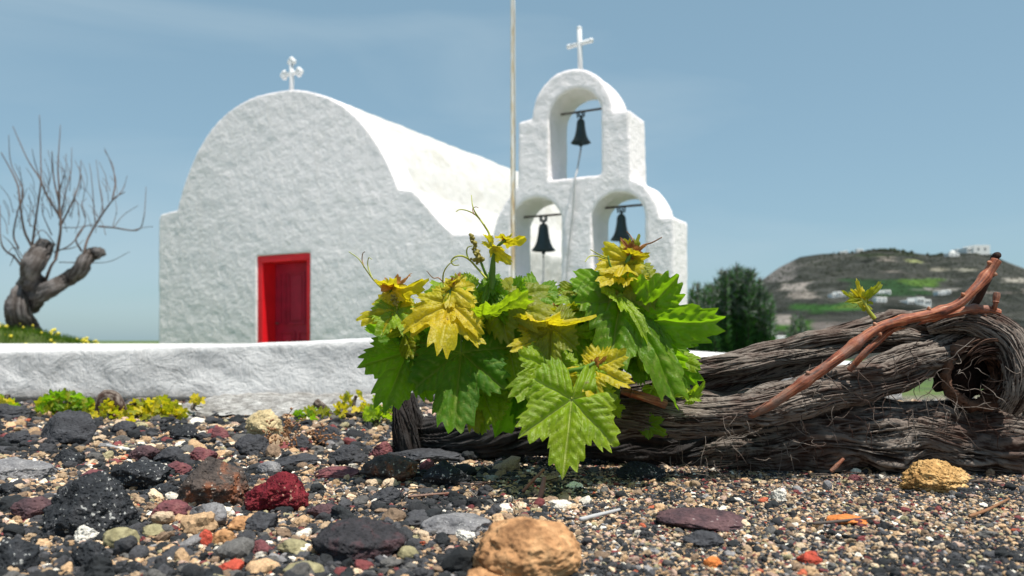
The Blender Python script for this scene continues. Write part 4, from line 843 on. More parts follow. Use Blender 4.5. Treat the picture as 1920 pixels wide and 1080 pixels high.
beads('flower_cluster', (900, 488), (883, 440), 1.375, 60, 4.6, s3, seed=2)
beads('flower_cluster', (895, 482), (904, 488), 1.375, 18, 5, s3, seed=3)
tendril([(912, 522), (895, 503), (880, 487), (866, 480), (853, 482), (846, 490), (851, 497), (861, 497)], s3, 1.37, 2.2, 1); tendril([(878, 485), (875, 474), (877, 464), (886, 461)], s3, 1.37, 1.8, .9)
tendril([(923, 462), (917, 438), (904, 417), (892, 400), (886, 385), (884, 366)], s3, 1.38, 2.4, .7); tendril([(908, 422), (893, 404), (876, 395), (862, 393), (855, 397)], s3, 1.375, 1.6, .7); tendril([(889, 402), (886, 392), (892, 388), (897, 390)], s3, 1.38, 1.0, .6, 'rstem')
# centre
leaf(s6, 'olive', (1035, 615, 1.36), (1033, 698, 1.31), 15, cup=-.1, wid=.8, label='shaded olive leaf hanging above the front leaf')
leaf(s6, 'gold', (1012, 600, 1.36), (1102, 613, 1.32), 78, young=True, wav=.06, wid=.6, label='golden leaf seen edge on in the middle')
leaf(s6, 'gold', (1018, 632, 1.37), (968, 652, 1.33), 20, young=True, fold=.3)
leaf(s6, 'green', (1075, 618, 1.42), (1165, 672, 1.35), -30, cup=-.15, fold=.15, label='crinkled dark green leaf right of centre')
leaf(s6, 'lime', (1100, 610, 1.44), (1060, 640, 1.40), 40)
leaf(s6, 'olive', (1060, 588, 1.42), (1120, 588, 1.40), 60, young=True)
leaf(s6, 'gold', (1048, 582, 1.42), (1098, 585, 1.38), 70, young=True, wid=.5, hi=False)
leaf(s6, 'red', (1045, 580, 1.42), (1036, 568, 1.42), 0, young=True, wid=.6, hi=False)
leaf(s6, 'green', (1000, 660, 1.44), (985, 720, 1.38), 0)
leaf(s6, 'dark', (1010, 700, 1.50), (985, 790, 1.46), 10)
leaf(s6, 'dark', (1100, 690, 1.50), (1120, 760, 1.48), 0)
leaf(s6, 'dark', (1090, 640, 1.52), (1150, 700, 1.50), 0)
# front shoot
leaf(s5, 'lime', (1072, 748, 1.27), (1057, 899, 1.20), -6, node=(1062, 705, 1.32), cup=-.15, droop=.12, wid=.84, wav=.05, fold=.06, label='large bright green leaf hanging lowest in front')
leaf(s5, 'lime', (1035, 690, 1.34), (984, 742, 1.28), 0, droop=.2, wav=.08, label='light green leaf behind the top of the front leaf')
leaf(s5, 'lime', (1075, 700, 1.36), (1098, 650, 1.40), 10)
leaf(s5, 'gold', (1112, 692, 1.31), (1180, 722, 1.26), -25, young=True, droop=.25, wav=.1, label='golden young leaf right of the front leaf')
leaf(s5, 'lime', (1115, 700, 1.30), (1138, 745, 1.27), -15, young=True)
leaf(s5, 'gold', (1112, 690, 1.31), (1090, 658, 1.31), 30, young=True, wid=.45, hi=False)
leaf(s5, 'red', (1118, 686, 1.31), (1136, 672, 1.30), 30, young=True, wid=.8, hi=False)
leaf(s5, 'red', (1112, 688, 1.31), (1120, 670, 1.30), -20, young=True, wid=.7, hi=False)
leaf(s5, 'lime', (1150, 762, 1.36), (1177, 768, 1.34), 40, young=True, hi=False)
# right shoot
leaf(s4, 'dark', (1168, 562, 1.41), (1068, 545, 1.42), 25, cup=-.2, wav=.08, label='dark green leaf left of the tall right shoot')
leaf(s4, 'dark', (1172, 615, 1.44), (1268, 535, 1.45), 18, cup=-.1, wav=.1, label='deep green leaf with its tip up behind the right leaves')
leaf(s4, 'green', (1195, 600, 1.39), (1352, 630, 1.33), 28, cup=-.1, droop=.15, wav=.08, wid=.95, label='large glowing green leaf at the far right')
leaf(s4, 'green', (1165, 562, 1.38), (1278, 716, 1.29), -40, cup=-.3, droop=.18, wid=.62, fold=.35, label='long folded green leaf hanging from the right shoot')
leaf(s4, 'lime', (1155, 555, 1.37), (1215, 606, 1.32), -60, young=True, wid=.5)
leaf(s4, 'olive', (1178, 518, 1.385), (1232, 575, 1.34), -25, cup=-.2, fold=.2)
leaf(s4, 'gold', (1172, 515, 1.385), (1118, 522, 1.35), 60, young=True, wav=.12)
leaf(s4, 'green', (1200, 620, 1.42), (1240, 700, 1.40), 0)
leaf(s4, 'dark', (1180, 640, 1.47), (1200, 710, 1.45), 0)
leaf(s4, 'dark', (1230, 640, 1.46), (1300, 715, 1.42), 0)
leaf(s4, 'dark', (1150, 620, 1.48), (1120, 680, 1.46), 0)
leaf(s4, 'olive', (1160, 570, 1.42), (1110, 600, 1.38), 30)
leaf(s4, 'gold', (1178, 488, 1.38), (1135, 458, 1.37), 10, young=True, hi=False, wav=.15, fold=.2)
leaf(s4, 'gold', (1172, 495, 1.38), (1116, 503, 1.36), 50, young=True, hi=False, wav=.15)
leaf(s4, 'gold', (1182, 478, 1.38), (1215, 486, 1.37), 55, young=True, hi=False, wav=.15)
leaf(s4, 'olive', (1178, 500, 1.38), (1195, 492, 1.37), 40, young=True, hi=False)
leaf(s4, 'red', (1183, 474, 1.38), (1168, 448, 1.37), 20, young=True, hi=False, wid=.5)
leaf(s4, 'red', (1185, 470, 1.38), (1186, 448, 1.37), 0, young=True, hi=False, wid=.7)
leaf(s4, 'red', (1188, 474, 1.38), (1212, 462, 1.37), 40, young=True, hi=False, wid=.6)
leaf(s4, 'olive', (1190, 466, 1.38), (1200, 436, 1.38), 0, young=True, hi=False, wid=.45)
tendril([(1188, 472), (1205, 460), (1222, 455), (1241, 445)], s4, 1.38, 2, 1, 'rstem'); tendril([(1188, 452), (1182, 442), (1175, 434)], s4, 1.38, 1.4, .8, 'rstem')
tendril([(1170, 505), (1150, 488), (1125, 478), (1107, 468)], s4, 1.38, 2, .8); tendril([(1135, 485), (1118, 480), (1105, 481), (1097, 491)], s4, 1.38, 1.5, .8)
stem('side_stem', [(1172, 560, 1.39, 3), (1160, 530, 1.38, 2.6), (1145, 500, 1.37, 2.2), (1140, 480, 1.37, 1.6)], s4)
# smaller leaves filling the clump
_r = np.random.default_rng(77)
for (px, py, Y, m_, L_) in [(800, 650, 1.44, 'green', 60), (905, 620, 1.43, 'lime', 52), (930, 690, 1.44, 'green', 66), (985, 640, 1.43, 'lime', 50), (960, 600, 1.45, 'green', 48), (1010, 560, 1.46, 'green', 42), (1080, 560, 1.44, 'olive', 46), (1095, 575, 1.43, 'lime', 42), (1130, 640, 1.41, 'lime', 46), (1140, 590, 1.41, 'green', 50), (1200, 660, 1.41, 'lime', 56), (1245, 660, 1.40, 'green', 60), (1000, 620, 1.45, 'lime', 44),
    (1210, 555, 1.42, 'lime', 54), (870, 760, 1.42, 'green', 44), (800, 700, 1.46, 'green', 60), (1265, 690, 1.42, 'lime', 46), (1190, 690, 1.42, 'green', 48), (960, 740, 1.45, 'green', 56), (1060, 640, 1.40, 'lime', 44), (885, 560, 1.40, 'lime', 44), (975, 700, 1.42, 'lime', 40), (1150, 660, 1.43, 'olive', 44), (905, 780, 1.44, 'lime', 36), (1125, 730, 1.40, 'green', 44), (715, 640, 1.44, 'green', 40)]:
    a = R(90 + _r.normal(0, 55)); sh_ = s3 if px < 1000 else (s6 if px < 1120 else s4)
    leaf(sh_, m_, (px, py - L_ * .4, Y), (px + L_ * math.cos(a), py - L_ * .4 + L_ * math.sin(a), Y - _r.uniform(.0, .06)), _r.uniform(-50, 50), young=_r.random() < .4, wav=.1, cup=_r.uniform(-.3, .2), fold=_r.uniform(0, .3), droop=_r.uniform(.1, .35))
# small leaves on old wood
leaf(vine, 'lime', (1295, 742, 1.38), (1326, 722, 1.38), 60, young=True, hi=False, label='small green leaf sprouting on the trunk'); leaf(vine, 'lime', (1295, 742, 1.38), (1262, 736, 1.37), 60, young=True, hi=False)
leaf(vine, 'lime', (1225, 728, 1.44), (1238, 752, 1.42), 0, young=True, hi=False); leaf(vine, 'green', (1215, 795, 1.42), (1248, 815, 1.40), 20, young=True, hi=False)
s7 = stem('shoot', [(1640, 598, 1.42, 4), (1628, 582, 1.42, 4), (1618, 566, 1.42, 3.5), (1612, 556, 1.42, 2.5)], vine, 'ystem'); s7['label'] = 'small sprout with three unfolding leaves on the upper trunk'
leaf(s7, 'olive', (1615, 565, 1.42), (1574, 542, 1.41), 48, young=True, hi=False, wid=.45, wav=.15, fold=.3); leaf(s7, 'gold', (1614, 560, 1.42), (1607, 525, 1.42), 10, young=True, hi=False, wid=.38, wav=.12, fold=.3)
leaf(s7, 'olive', (1620, 560, 1.42), (1662, 530, 1.41), 48, young=True, hi=False, wid=.40, wav=.12, fold=.3); leaf(s7, 'gold', (1614, 562, 1.42), (1598, 545, 1.41), 0, young=True, hi=False, wid=.4)
stem('side_stem', [(1622, 574, 1.42, 2.5), (1624, 555, 1.42, 2)], s7, 'ystem')
# ------------------------------------------------------------------ twigs on the gravel
TW = [('upright broken reddish twig stuck in the gravel below the front leaf', [(1012, 938), (1017, 915), (1021, 894)], 5, 'cane', 1.24),
      ('slanting brown twig beside the upright broken twig', [(980, 922), (1000, 900), (1020, 880)], 3, 'cane', 1.28),
      ('pale bleached stick lying right of the big tan boulder', [(1088, 982), (1120, 974), (1162, 963)], 4, 'rope', None),
      ('thin brown stalk lying on the gravel at the right edge', [(1818, 976), (1850, 964), (1892, 942)], 3, 'rstem', None),
      ('dark thin twig lying near the orange brown flake', [(1525, 990), (1570, 986), (1640, 978)], 3, 'iron', None),
      ('thin red brown twig lying in the shade under the leaves', [(765, 938), (810, 934), (860, 930)], 2.5, 'cane', None),
      ('short dry stub poking out in front of the lower trunk', [(1558, 884), (1570, 872), (1582, 860)], 4, 'cane', 1.42),
      ('small pale dry stalk in front of the crimson rock', [(668, 952), (674, 942), (678, 932)], 2, 'rope', 1.24),
      ('pale splinter lying left of the pointed charcoal stone', [(196, 838), (222, 844), (245, 848)], 3, 'rope', None)]
for l, pts, rp, mt, Yf in TW:
    P3 = []
    for i, (x, y) in enumerate(pts):
        if Yf: P3.append(P(x, y, Yf))
        else: q = P(x, y, GY(y + 3)); q[2] = .008; P3.append(q)
    Yr = P3[0][1]; V, F, a = tube(P3, [rp / FPX * Yr] * 2 + [rp * .7 / FPX * Yr], 12, 30, lambda s, th, r: (r * .2 * noise3(np.column_stack([np.cos(th) * 2, np.sin(th) * 2, s * 80])), th * 0 + .3))
    tag(mesh('twig', V, F, M[mt], attrs={'ridge': a}), l, 'twig')
# ------------------------------------------------------------------ young vines along the wall
def young_vine(x0, x1, y0, y1, Y, n, label, seed, stems, mix=('gold', 'lime')):
    r = np.random.default_rng(seed); root = empty('young_vine', tuple(P((x0 + x1) / 2, y1, Y) * np.array((1, 1, 0))), label, 'vine plant', 'young vines along the foot of the wall')
    for m_ in mix:
        g = Bag(); at = []
        for i in range(n):
            px = r.uniform(x0, x1); e = 1 - abs((px - (x0 + x1) / 2) / ((x1 - x0) / 2)) ** 2; py = y1 - (y1 - y0) * (r.random() ** .8) * (.45 + .55 * e); yy = Y + r.normal(0, .06)
            a = r.uniform(0, 6.28); L_ = r.uniform(3.5, 7.5); V, F, ve = leaf_geo(int(seed * 1000 + i), 44, 3, True, cup=.1, droop=.3)
            V = place(V, P(px, py, yy), P(px + math.cos(a) * L_, py + math.sin(a) * L_, yy - .02), r.uniform(-60, 60)); g.add(V, F); at.append(ve)
        V, F = g.arr(); mesh('foliage', V, F, LM[m_], parent=root, attrs={'vein': np.concatenate(at)})
    for pts in stems:
        P3, rad = pr([(a, b, Y, c) for a, b, c in pts]); V, F, a = tube(P3, rad, 24, 60, bark_disp(seed, lump=.3)); mesh('stem', V, F, M['bark'], parent=root, attrs={'ridge': a})
young_vine(66, 176, 735, 778, 2.62, 60, 'yellow green young vine left of the dark curved stump', 1, [[(90, 785, 4), (110, 765, 4), (150, 745, 3)]], ('olive', 'green'))
young_vine(172, 232, 748, 800, 2.5, 34, 'small yellowish vine around the dark curved stump', 2, [[(190, 785, 10), (192, 752, 11), (206, 742, 11), (222, 756, 11), (228, 782, 9)]], ('gold', 'olive'))
young_vine(232, 350, 745, 800, 2.5, 75, 'widest golden green young vine in front of the left wall', 3, [[(240, 770, 6), (258, 752, 7), (290, 758, 5), (330, 780, 4)]], ('gold', 'olive'))
young_vine(355, 378, 740, 756, 2.6, 8, 'thin dark vine stem with one small leaf tuft', 4, [[(366, 802, 5), (372, 780, 5), (362, 765, 4), (372, 752, 3)]], ('gold',))
young_vine(540, 640, 765, 806, 2.45, 44, 'yellow green vine just left of the dark leaning sticks', 5, [[(592, 752, 7), (606, 766, 8), (622, 788, 8)], [(640, 770, 6), (680, 780, 7), (735, 790, 6)]], ('olive', 'green'))
young_vine(630, 700, 735, 790, 2.5, 22, 'sparse vine tuft between the leaning sticks', 6, [[(662, 775, 3), (664, 755, 3), (668, 742, 3)]], ('gold', 'olive'))
young_vine(686, 750, 742, 795, 2.3, 30, 'bright green vine tuft behind the large shaded leaf', 7, [[(700, 800, 4), (715, 775, 3), (730, 760, 3)]], ('lime', 'lime'))
young_vine(-30, 40, 745, 780, 2.7, 24, 'low yellowish vine at the left edge by the wall', 8, [[(10, 785, 5), (12, 760, 6), (14, 740, 5)]], ('gold', 'lime'))
def litter():
    g = Bag(); r = np.random.default_rng(14); at = []
    for k in range(260):
        px = r.uniform(700, 1915); py = r.uniform(872, 925) + (0 if px > 1150 else r.uniform(-10, 25)); Y = GY(py); q = P(px, py, Y); q[2] = .006; a = r.uniform(0, 3.14); l = r.uniform(.004, .028); d = np.array((math.cos(a), math.sin(a), r.normal(0, .15))) * l
        V, F, _ = tube([q - d, q + np.array((0, 0, .002)), q + d], [.0004, .0009, .0003], 4, 6); g.add(V, F); at.append(np.full(len(V), r.random()))
    V, F = g.arr(); tag(mesh('bark_litter', V, F, M['bark'], attrs={'ridge': np.concatenate(at)}), 'scattered shreds of dry bark on the gravel below the trunk', 'litter', kind='stuff')
litter()
def dry_weed():
    g = Bag(); r = np.random.default_rng(4)
    for k in range(22):
        x = r.uniform(490, 600); y = r.uniform(800, 850); Y = GY(848); a = r.normal(-1.4, .5); l = r.uniform(15, 50)
        V, F, _ = tube([P(x, y, Y), P(x + l * .5 * math.cos(a), y + l * .5 * math.sin(a), Y), P(x + l * math.cos(a + .3), y + l * math.sin(a + .3), Y)], [.0014, .001, .0005], 5, 8); g.add(V, F)
        for q in range(5): ball(g, P(x + l * math.cos(a) * r.random() + r.normal(0, 3), y + l * math.sin(a) * r.random(), Y), .003)
    V, F = g.arr(); tag(mesh('dry_weed', V, F, M['rstem']), 'wispy dry brown weed behind the crimson rock', 'weed')
dry_weed()
# ------------------------------------------------------------------ pruned tree on the left with its grassy mound
def mound():
    nx, ny = 80, 24; xs = np.linspace(-1.5, 1, nx); V = []
    for i, px in enumerate(np.linspace(-500, 300, nx)):
        top = np.interp(px, [-500, 0, 60, 100, 140, 180, 225], [606, 617, 622, 632, 640, 650, 700])
        for j in range(ny):
            Y = 9.45 + j * .09; f = math.sin(min(1, j / 6) * math.pi / 2) * (1 if j < 10 else max(0, 1 - (j - 10) / 12)); z0 = -.5; X = (px - 960) / FPX * 10.2; zt = H + (HZ - top) / FPX * 10.4
            V.append((X, Y, z0 + (zt - z0) * f))
    F = [(i * ny + j, (i + 1) * ny + j, (i + 1) * ny + j + 1, i * ny + j + 1) for i in range(nx - 1) for j in range(ny - 1)]
    mesh('mound', V, F, simple('grassy_soil', (.07, .10, .02), .95, 0, .5, 6), loc=(-6, 10, 0), kind='structure')
    r = np.random.default_rng(8); g = Bag(); yb = Bag(); gy = Bag()
    for k in range(5200):
        px = r.uniform(-60, 240) if k % 4 else r.uniform(150, 300); Y = r.uniform(9.55, 10.4); t = np.interp(px, [-500, 0, 60, 100, 140, 180, 225], [606, 617, 622, 632, 640, 650, 700]); zt = H + (HZ - t) / FPX * 10.4; f = math.sin(min(1, (Y - 9.45) / .54) * math.pi / 2); z = -.5 + (zt + .5) * f
        X = (px - 960) / FPX * Y; h = r.uniform(.03, .10); a = r.uniform(0, 3.14); d = np.array((math.cos(a), math.sin(a), 0)) * .006; b0 = np.array((X, Y, z - .01)); tp = b0 + np.array((r.normal(0, .02), r.normal(0, .02), h))
        g.add([b0 - d, b0 + d, tp], [(0, 1, 2)])
        if k % 30 == 0: ball(yb, tp, r.uniform(.010, .022))
    V, F = g.arr(); tag(mesh('grass', V, F, leaf_mat('grass_blade', (.05, .13, .01), (.14, .20, .02), (.1, .2, .02), (.15, .3, .02)), smooth=False), 'short green grass under the pruned tree', 'grass', kind='stuff')
    V, F = yb.arr(); tag(mesh('flowers', V, F, simple('yellow_petal', (.75, .62, .04), .7)), 'tiny yellow flowers dotted through the grass under the pruned tree', 'flowers', kind='stuff')
mound()
def tree():
    Y = 10.2; root = empty('pruned_tree', tuple(P(45, 620, Y) * np.array((1, 1, 1))), 'leafless pollarded tree with thick stubs left of the chapel', 'tree')
    def T(pts, w): # zoom coords -> world
        return [P(x / 2.16, 200 + y / 2.16, Y + .15 * math.sin(i * 1.7 + x * .01)) for i, (x, y) in enumerate(pts)], [k / 2.16 / FPX * Y for k in w]
    kw = dict(seg=60, n=110, st=0, mat=M['tree_bark'], k1=2.2, k2=5, fs=2.2, a1=.16, a2=.10, lump=.28, twist=.6, ref=.3)
    p, r_ = T([(120, 960), (100, 900), (72, 830), (75, 785), (110, 745), (140, 700)], [52, 46, 40, 38, 44, 40]); arm('trunk', p, r_, root, 41, **kw)
    p, r_ = T([(115, 760), (120, 700), (135, 640), (165, 590), (190, 545)], [38, 36, 38, 36, 28]); arm('limb', p, r_, root, 42, **kw)
    p, r_ = T([(115, 770), (160, 760), (215, 735), (280, 700), (325, 665), (345, 620), (375, 595), (408, 590)], [30, 34, 28, 26, 28, 26, 24, 20]); arm('limb', p, r_, root, 43, **kw)
    p, r_ = T([(130, 820), (150, 790), (165, 750)], [22, 22, 14]); arm('limb', p, r_, root, 44, **kw)
    tw = [([(95, 660), (60, 610), (20, 580), (2, 530), (0, 400)], 7), ([(130, 570), (98, 500), (82, 400), (72, 320), (40, 250), (4, 185)], 7), ([(75, 575), (55, 520), (70, 430), (92, 340), (45, 230), (35, 115)], 5),
          ([(130, 565), (150, 420), (165, 310), (165, 200), (160, 35)], 6), ([(225, 620), (245, 500), (240, 400), (218, 290), (210, 180)], 8), ([(245, 450), (190, 360), (160, 290), (110, 210), (52, 80)], 6),
          ([(240, 450), (240, 340), (235, 240), (245, 75)], 6), ([(250, 475), (300, 370), (322, 300), (328, 215)], 5), ([(240, 480), (268, 340), (288, 260), (290, 165)], 4), ([(345, 660), (345, 570), (380, 490), (455, 380), (505, 345)], 8),
          ([(455, 375), (467, 300), (450, 230), (422, 168)], 4), ([(400, 485), (460, 490), (555, 500), (582, 450), (592, 325)], 5), ([(330, 585), (308, 535), (345, 485), (400, 485)], 5), ([(175, 735), (205, 650), (232, 600), (245, 480)], 9),
          ([(240, 630), (340, 632), (440, 628), (525, 588)], 2.5), ([(385, 470), (372, 300), (362, 230)], 2.5), ([(420, 430), (400, 300), (390, 215)], 2.5), ([(210, 520), (175, 440), (168, 390)], 3), ([(225, 560), (170, 500), (120, 560)], 3), ([(95, 640), (50, 560), (10, 520)], 4),
          ([(60, 600), (40, 645)], 3), ([(100, 620), (60, 570), (25, 600)], 3), ([(220, 590), (290, 555), (345, 470), (330, 380)], 4), ([(255, 490), (320, 488), (400, 470)], 2.5), ([(470, 370), (500, 330), (515, 280)], 2.5), ([(540, 500), (580, 490), (620, 485)], 1.8),
          ([(460, 490), (500, 440), (560, 400)], 2), ([(240, 580), (300, 570), (340, 540)], 3), ([(345, 450), (330, 400), (350, 370)], 2.5), ([(170, 560), (150, 500), (120, 470), (140, 400)], 3), ([(165, 300), (140, 220), (130, 170)], 2.5), ([(235, 350), (265, 260), (268, 190)], 2.5), ([(80, 410), (110, 330)], 2), ([(190, 365), (200, 280), (180, 210)], 2)]
    rr = np.random.default_rng(3)
    for i in range(60):
        x, y = rr.uniform(30, 480), rr.uniform(300, 520); a = rr.uniform(-2.0, -1.1); l = rr.uniform(60, 150); tw.append(([(x, y), (x + l * .5 * math.cos(a), y + l * .5 * math.sin(a)), (x + l * math.cos(a - .2), y + l * math.sin(a - .2))], rr.uniform(1.0, 1.9)))
    for pts, w0 in tw:
        P3, rad = T(pts, list(np.linspace(w0 * .8, max(.9, w0 * .22), len(pts)))); V, F, a = tube(P3, rad, 8, len(pts) * 8, lambda s, th, r: (r * .15 * noise3(np.column_stack([th, s * 8, s])), th * 0 + .3)); mesh('branch', V, F, M['twigbark'], parent=root, attrs={'ridge': a})
M['darkbark'] = simple('dark_bark', (.05, .035, .03), .9)
M['twigbark'] = simple('twig_bark', (.10, .070, .058), .8, 0, .35, 3)
tree()
# ------------------------------------------------------------------ dark bush right of the gable
def bush(x0, x1, ytop, ybot, Y, n, label, seed, plumes):
    r = np.random.default_rng(seed); root = empty('juniper_bush', tuple(P((x0 + x1) / 2, 0, Y) * np.array((1, 1, 0)) + np.array((0, 0, -.4))), label, 'bush')
    base = P((x0 + x1) / 2, ybot, Y); base[2] = -.4; fo = Bag(); tp = Bag(); wd = Bag()
    for k in range(plumes):
        u = r.uniform(-1, 1); px = (x0 + x1) / 2 + u * (x1 - x0) / 2; e = (1 - abs(u) ** 2.4); top = ytop + (ybot - ytop) * (.42 * (1 - e) + .34 * (r.random() ** 1.3)); yy = Y + r.normal(0, .28)
        tip = P(px, top, yy); ctrl = base + (tip - base) * .45 + np.array((u * .25, 0, -.05)); C = catmull([base + np.array((u * .1, 0, 0)), ctrl, tip], 24)
        V, F, _ = tube([C[0], C[10], C[23]], [.016, .010, .004], 5, 10); wd.add(V, F)
        for q in range(n):
            t = r.uniform(.12, 1.0) ** .8; c = C[int(t * 23)]; rad = .075 * (1.1 - t) + .016; d = r.normal(size=3); d /= np.linalg.norm(d); c = c + d * rad * r.random(); up = (C[min(23, int(t * 23) + 1)] - C[max(0, int(t * 23) - 1)]); up /= np.linalg.norm(up) + 1e-9; ax = up * .8 + d * .8; ax /= np.linalg.norm(ax); s = np.cross(ax, r.normal(size=3)); s /= np.linalg.norm(s); l = r.uniform(.05, .14)
            (tp if (t > .7 and r.random() < .55) else fo).add([c - s * .010, c + s * .010, c + ax * l], [(0, 1, 2)])
    mesh('foliage', *fo.arr(), leaf_mat('juniper_needles', (.03, .10, .04), (.07, .17, .04), (.07, .14, .04), (.08, .24, .03), .7, .3), parent=root, smooth=False)
    mesh('branch_tips', *tp.arr(), simple('grey_tips', (.16, .19, .16), .9), parent=root, smooth=False); mesh('branches', *wd.arr(), M['darkbark'], parent=root)
bush(1312, 1452, 494, 660, 11.5, 260, 'dark green spiky bush just right of the bell gable', 1, 120)
bush(1280, 1345, 528, 655, 12.6, 160, 'smaller dark bush half hidden behind the right edge of the gable', 2, 60)
bush(1478, 1512, 585, 655, 14.5, 50, 'slender thin young shrub between the dark bush and the hill', 3, 22)
# ------------------------------------------------------------------ hill
SIL = [(1150, 634), (1300, 600), (1380, 556), (1430, 524), (1460, 502), (1500, 482), (1540, 476), (1600, 474), (1640, 467), (1700, 472), (1740, 478), (1790, 474), (1830, 468), (1860, 478), (1890, 492), (1920, 503), (2000, 535), (2150, 580), (2400, 610), (2900, 630)]
YR = 620.0
def hill_z(px, Y):
    s = np.interp(px, [a for a, _ in SIL], [b for _, b in SIL]); top = H + (HZ - s) / FPX * YR; u = np.clip((Y - 60) / (YR - 60), 0, 1)
    nn = fbm(np.column_stack([np.ravel(px) * .012, np.ravel(Y) * .012, np.ravel(px) * 0]), 4).reshape(np.shape(px))
    return -2.2 + (top + 2.2) * (u ** 1.25) + nn * 2.2 * np.clip(u * 3, 0, 1) * (1 - np.clip((u - .9) * 10, 0, 1))
def hill():
    pxs = np.linspace(1150, 2900, 420); Ys = np.concatenate([np.linspace(60, YR, 190), np.linspace(YR + 20, 1400, 20)]); PX, YY = np.meshgrid(pxs, Ys, indexing='ij')
    Z = hill_z(PX, np.minimum(YY, YR)); Z = np.where(YY > YR, -8 + (Z + 8) * np.clip(1 - (YY - YR) / 700, 0, 1), Z); X = (PX - 960) / FPX * np.minimum(YY, 5000)
    V = np.column_stack([X.ravel(), YY.ravel(), Z.ravel()]); a, b = PX.shape; i, j = np.meshgrid(np.arange(a - 1), np.arange(b - 1), indexing='ij'); F = np.stack([i * b + j, (i + 1) * b + j, (i + 1) * b + j + 1, i * b + j + 1], -1).reshape(-1, 4)
    px = PX.ravel(); py = HZ - (Z.ravel() - H) / YY.ravel() * FPX
    n1 = fbm(np.column_stack([X.ravel() * .03, YY.ravel() * .02, px * 0]), 5, .6); n2 = fbm(np.column_stack([X.ravel() * .12, YY.ravel() * .05, px * 0]), 3)
    col = np.array((.050, .052, .044)) + n1[:, None] * .03 * np.array((1, .95, .85)) + n2[:, None] * .025
    def fld(x0, x1, y0, y1, c, soft=16):
        wob = n1 * 6; m = np.clip(np.minimum(px + wob * 3 - x0, x1 - px + wob * 3) / soft, 0, 1) * np.clip(np.minimum(py + wob * .6 - y0, y1 - py + wob * .6) / 2.0, 0, 1); col[:] = col * (1 - m[:, None]) + np.array(c) * m[:, None]
    fld(1580, 1760, 524, 556, (.028, .065, .024)); fld(1690, 1765, 524, 538, (.08, .15, .03)); fld(1470, 1640, 568, 585, (.04, .11, .025)); fld(1550, 1640, 571, 581, (.11, .17, .03)); fld(1430, 1520, 600, 620, (.05, .12, .02)); fld(1500, 1560, 575, 590, (.03, .08, .02))
    fld(1455, 1510, 530, 545, (.30, .27, .24), 10); fld(1480, 1530, 548, 560, (.26, .23, .2), 10); fld(1440, 1490, 588, 608, (.28, .25, .22), 10); fld(1530, 1660, 605, 625, (.16, .14, .125), 14); fld(1870, 1935, 520, 532, (.30, .28, .24)); fld(1740, 1775, 500, 508, (.28, .26, .2)); fld(1420, 1500, 480, 530, (.16, .15, .14), 18); fld(1700, 1730, 484, 492, (.25, .27, .12)); fld(1640, 1680, 480, 490, (.24, .21, .18)); fld(1790, 1840, 504, 511, (.26, .25, .2)); fld(1690, 1830, 540, 546, (.2, .19, .17)); fld(1600, 1730, 476, 481, (.03, .04, .02)); fld(1830, 1960, 545, 552, (.2, .17, .15)); fld(1640, 1700, 508, 512, (.18, .16, .14))
    m, n, L, bb, _ = new_mat('hillside'); at = n.new('ShaderNodeAttribute'); at.attribute_name = 'land'; p = geo_pos(n); t = noisen(n, L, p, .16, 8, .75)
    L(mixc(n, L, 1, at.outputs['Color'], mr(n, L, t.outputs[0], .3, .7, .35, 1.7), 'MULTIPLY'), bb.inputs['Base Color']); bb.inputs['Roughness'].default_value = 1; bb.inputs['Specular IOR Level'].default_value = .1; bump(n, L, bb, t.outputs[0], 1, 2.5)
    mesh('hill', V, F, m, loc=(0, 0, 0), kind='structure', attrs={'land': np.clip(col, .01, .6)})
hill()
def hill_Y(px, py):
    Ys = np.linspace(80, YR, 500); z = hill_z(np.full(500, float(px)), Ys); y = HZ - (z - H) / Ys * FPX; k = np.abs(y - py).argmin(); return Ys[k], z[k]
M['hwall'] = simple('white_house_wall', (.78, .77, .74), .9, 0, .06, .2); M['hglass'] = simple('dark_opening', (.04, .05, .06), .5)
def house(px, py, wpx, hpx, label, kind='box', cat='house'):
    Y, z = hill_Y(px, py); X = (px - 960) / FPX * Y; w_ = wpx / FPX * Y; h = hpx / FPX * Y; d = w_ * .7
    root = empty('hillside_house', (X, Y, z - .5), label, cat, 'white buildings on the hillside'); g = Bag()
    blocks = {'box': [(-.5, .5, 1)], 'two': [(-.5, .1, .75), (.1, .5, 1)], 'three': [(-.5, -.15, .6), (-.15, .2, 1), (.2, .5, .7)], 'long': [(-.5, -.25, .7), (-.25, .5, 1)]}.get(kind, [(-.5, .5, .7)])
    for (a, b_, f) in blocks:
        V, F = box(X + a * w_, X + b_ * w_, Y - d * .2 * f, Y + d, z - 1.5, z + h * f); g.add(V, F)
    if kind == 'dome':
        V, F = ICO_S; V = V * w_ * .28 + np.array((X, Y + d * .3, z + h * .75)); g.add(V, F)
    bevelled(mesh('wall', *g.arr(), M['hwall'], parent=root, smooth=False), .1)
    for (a, b_, f) in blocks:
        for q in (.3, .7):
            x = X + (a + (b_ - a) * q) * w_; ww = w_ * .035; V, F = box(x - ww, x + ww, Y - d * .2 * f - .12, Y - d * .2 * f + .1, z + h * f * .30, z + h * f * .62); mesh('window', V, F, M['hglass'], parent=root, smooth=False)
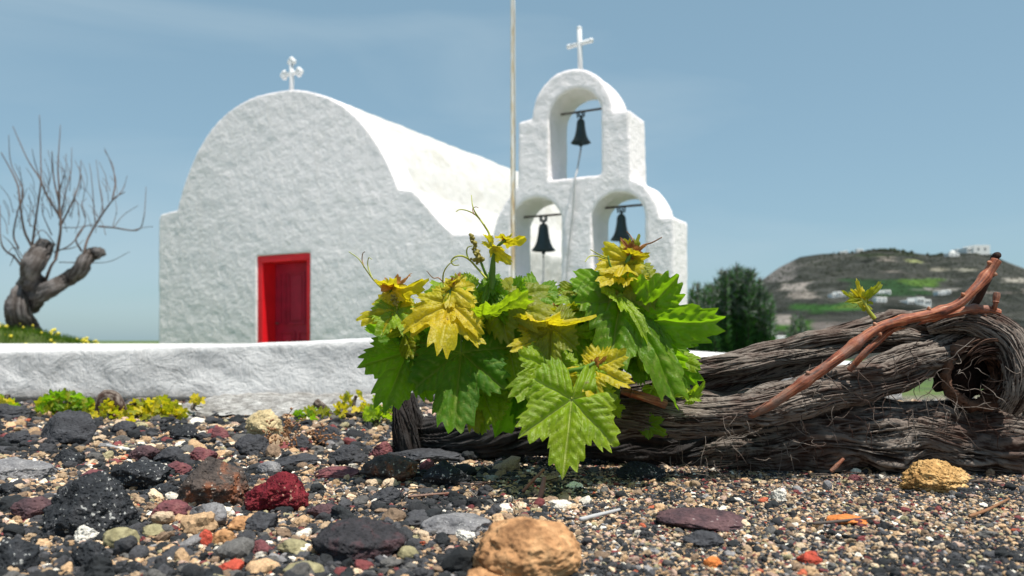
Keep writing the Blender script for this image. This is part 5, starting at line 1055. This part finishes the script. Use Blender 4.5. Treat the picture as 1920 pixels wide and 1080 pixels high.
house(1832, 474, 42, 14, 'largest white building on the hilltop at the right', 'long'); house(1788, 481, 20, 9, 'small domed chapel on the hill left of the largest hilltop building', 'dome', 'chapel'); house(1800, 474, 16, 7, 'small house touching the left of the largest hilltop building', 'box')
house(1572, 557, 26, 10, 'white house group behind the small leaf sprout, leftmost of the mid slope row', 'three'); house(1654, 551, 30, 7, 'low long white house right of the small leaf sprout', 'two'); house(1652, 566, 20, 9, 'small white cube house below the low long house', 'box')
house(1722, 571, 44, 13, 'wide stepped white house in the middle of the slope', 'three'); house(1770, 553, 24, 9, 'white house touching the long cane on its left side', 'two'); house(1612, 469, 12, 5, 'tiny house on the skyline at the left part of the hilltop', 'box'); house(1582, 475, 14, 5, 'tiny pale house left of the skyline house', 'two'); house(1458, 645, 42, 15, 'nearest flat roofed pale building right of the dark bush', 'box')
def hill_scrub():
    r = np.random.default_rng(2); g = Bag(); V0, F0 = ico(1); F0 = F0.tolist()
    def blob(px, py, s):
        Y, z = hill_Y(px, py); X = (px - 960) / FPX * Y; k = s / FPX * Y; V = V0 * np.array((k, k, k * r.uniform(.6, 1.1))) * r.uniform(.7, 1.2, (len(V0), 1)) + np.array((X, Y, z + k * .4)); g.add(V, F0)
    for i in range(2200):
        px = r.uniform(1440, 1930); s = np.interp(px, [a for a, _ in SIL], [b for _, b in SIL]); blob(px, s + 3 + abs(r.normal(0, 60)), r.uniform(.5, 1.9))
    for px, n_, sz in ((1625, 14, 3.4), (1660, 22, 4.6), (1690, 16, 4.2), (1745, 8, 3.6), (1775, 10, 3.5), (1810, 8, 3.2), (1565, 10, 2.6), (1860, 8, 3)):
        for i in range(n_): x = px + r.normal(0, 11); s = np.interp(x, [a for a, _ in SIL], [b for _, b in SIL]); blob(x, s + r.uniform(0, 4), r.uniform(.5, 1) * sz)
    V, F = g.arr(); tag(mesh('hillside_scrub', V, F, simple('scrub', (.022, .032, .014), 1, 0, .5, .05)), 'dark scrub and small trees scattered over the far hill', 'scrub', kind='stuff')
hill_scrub()
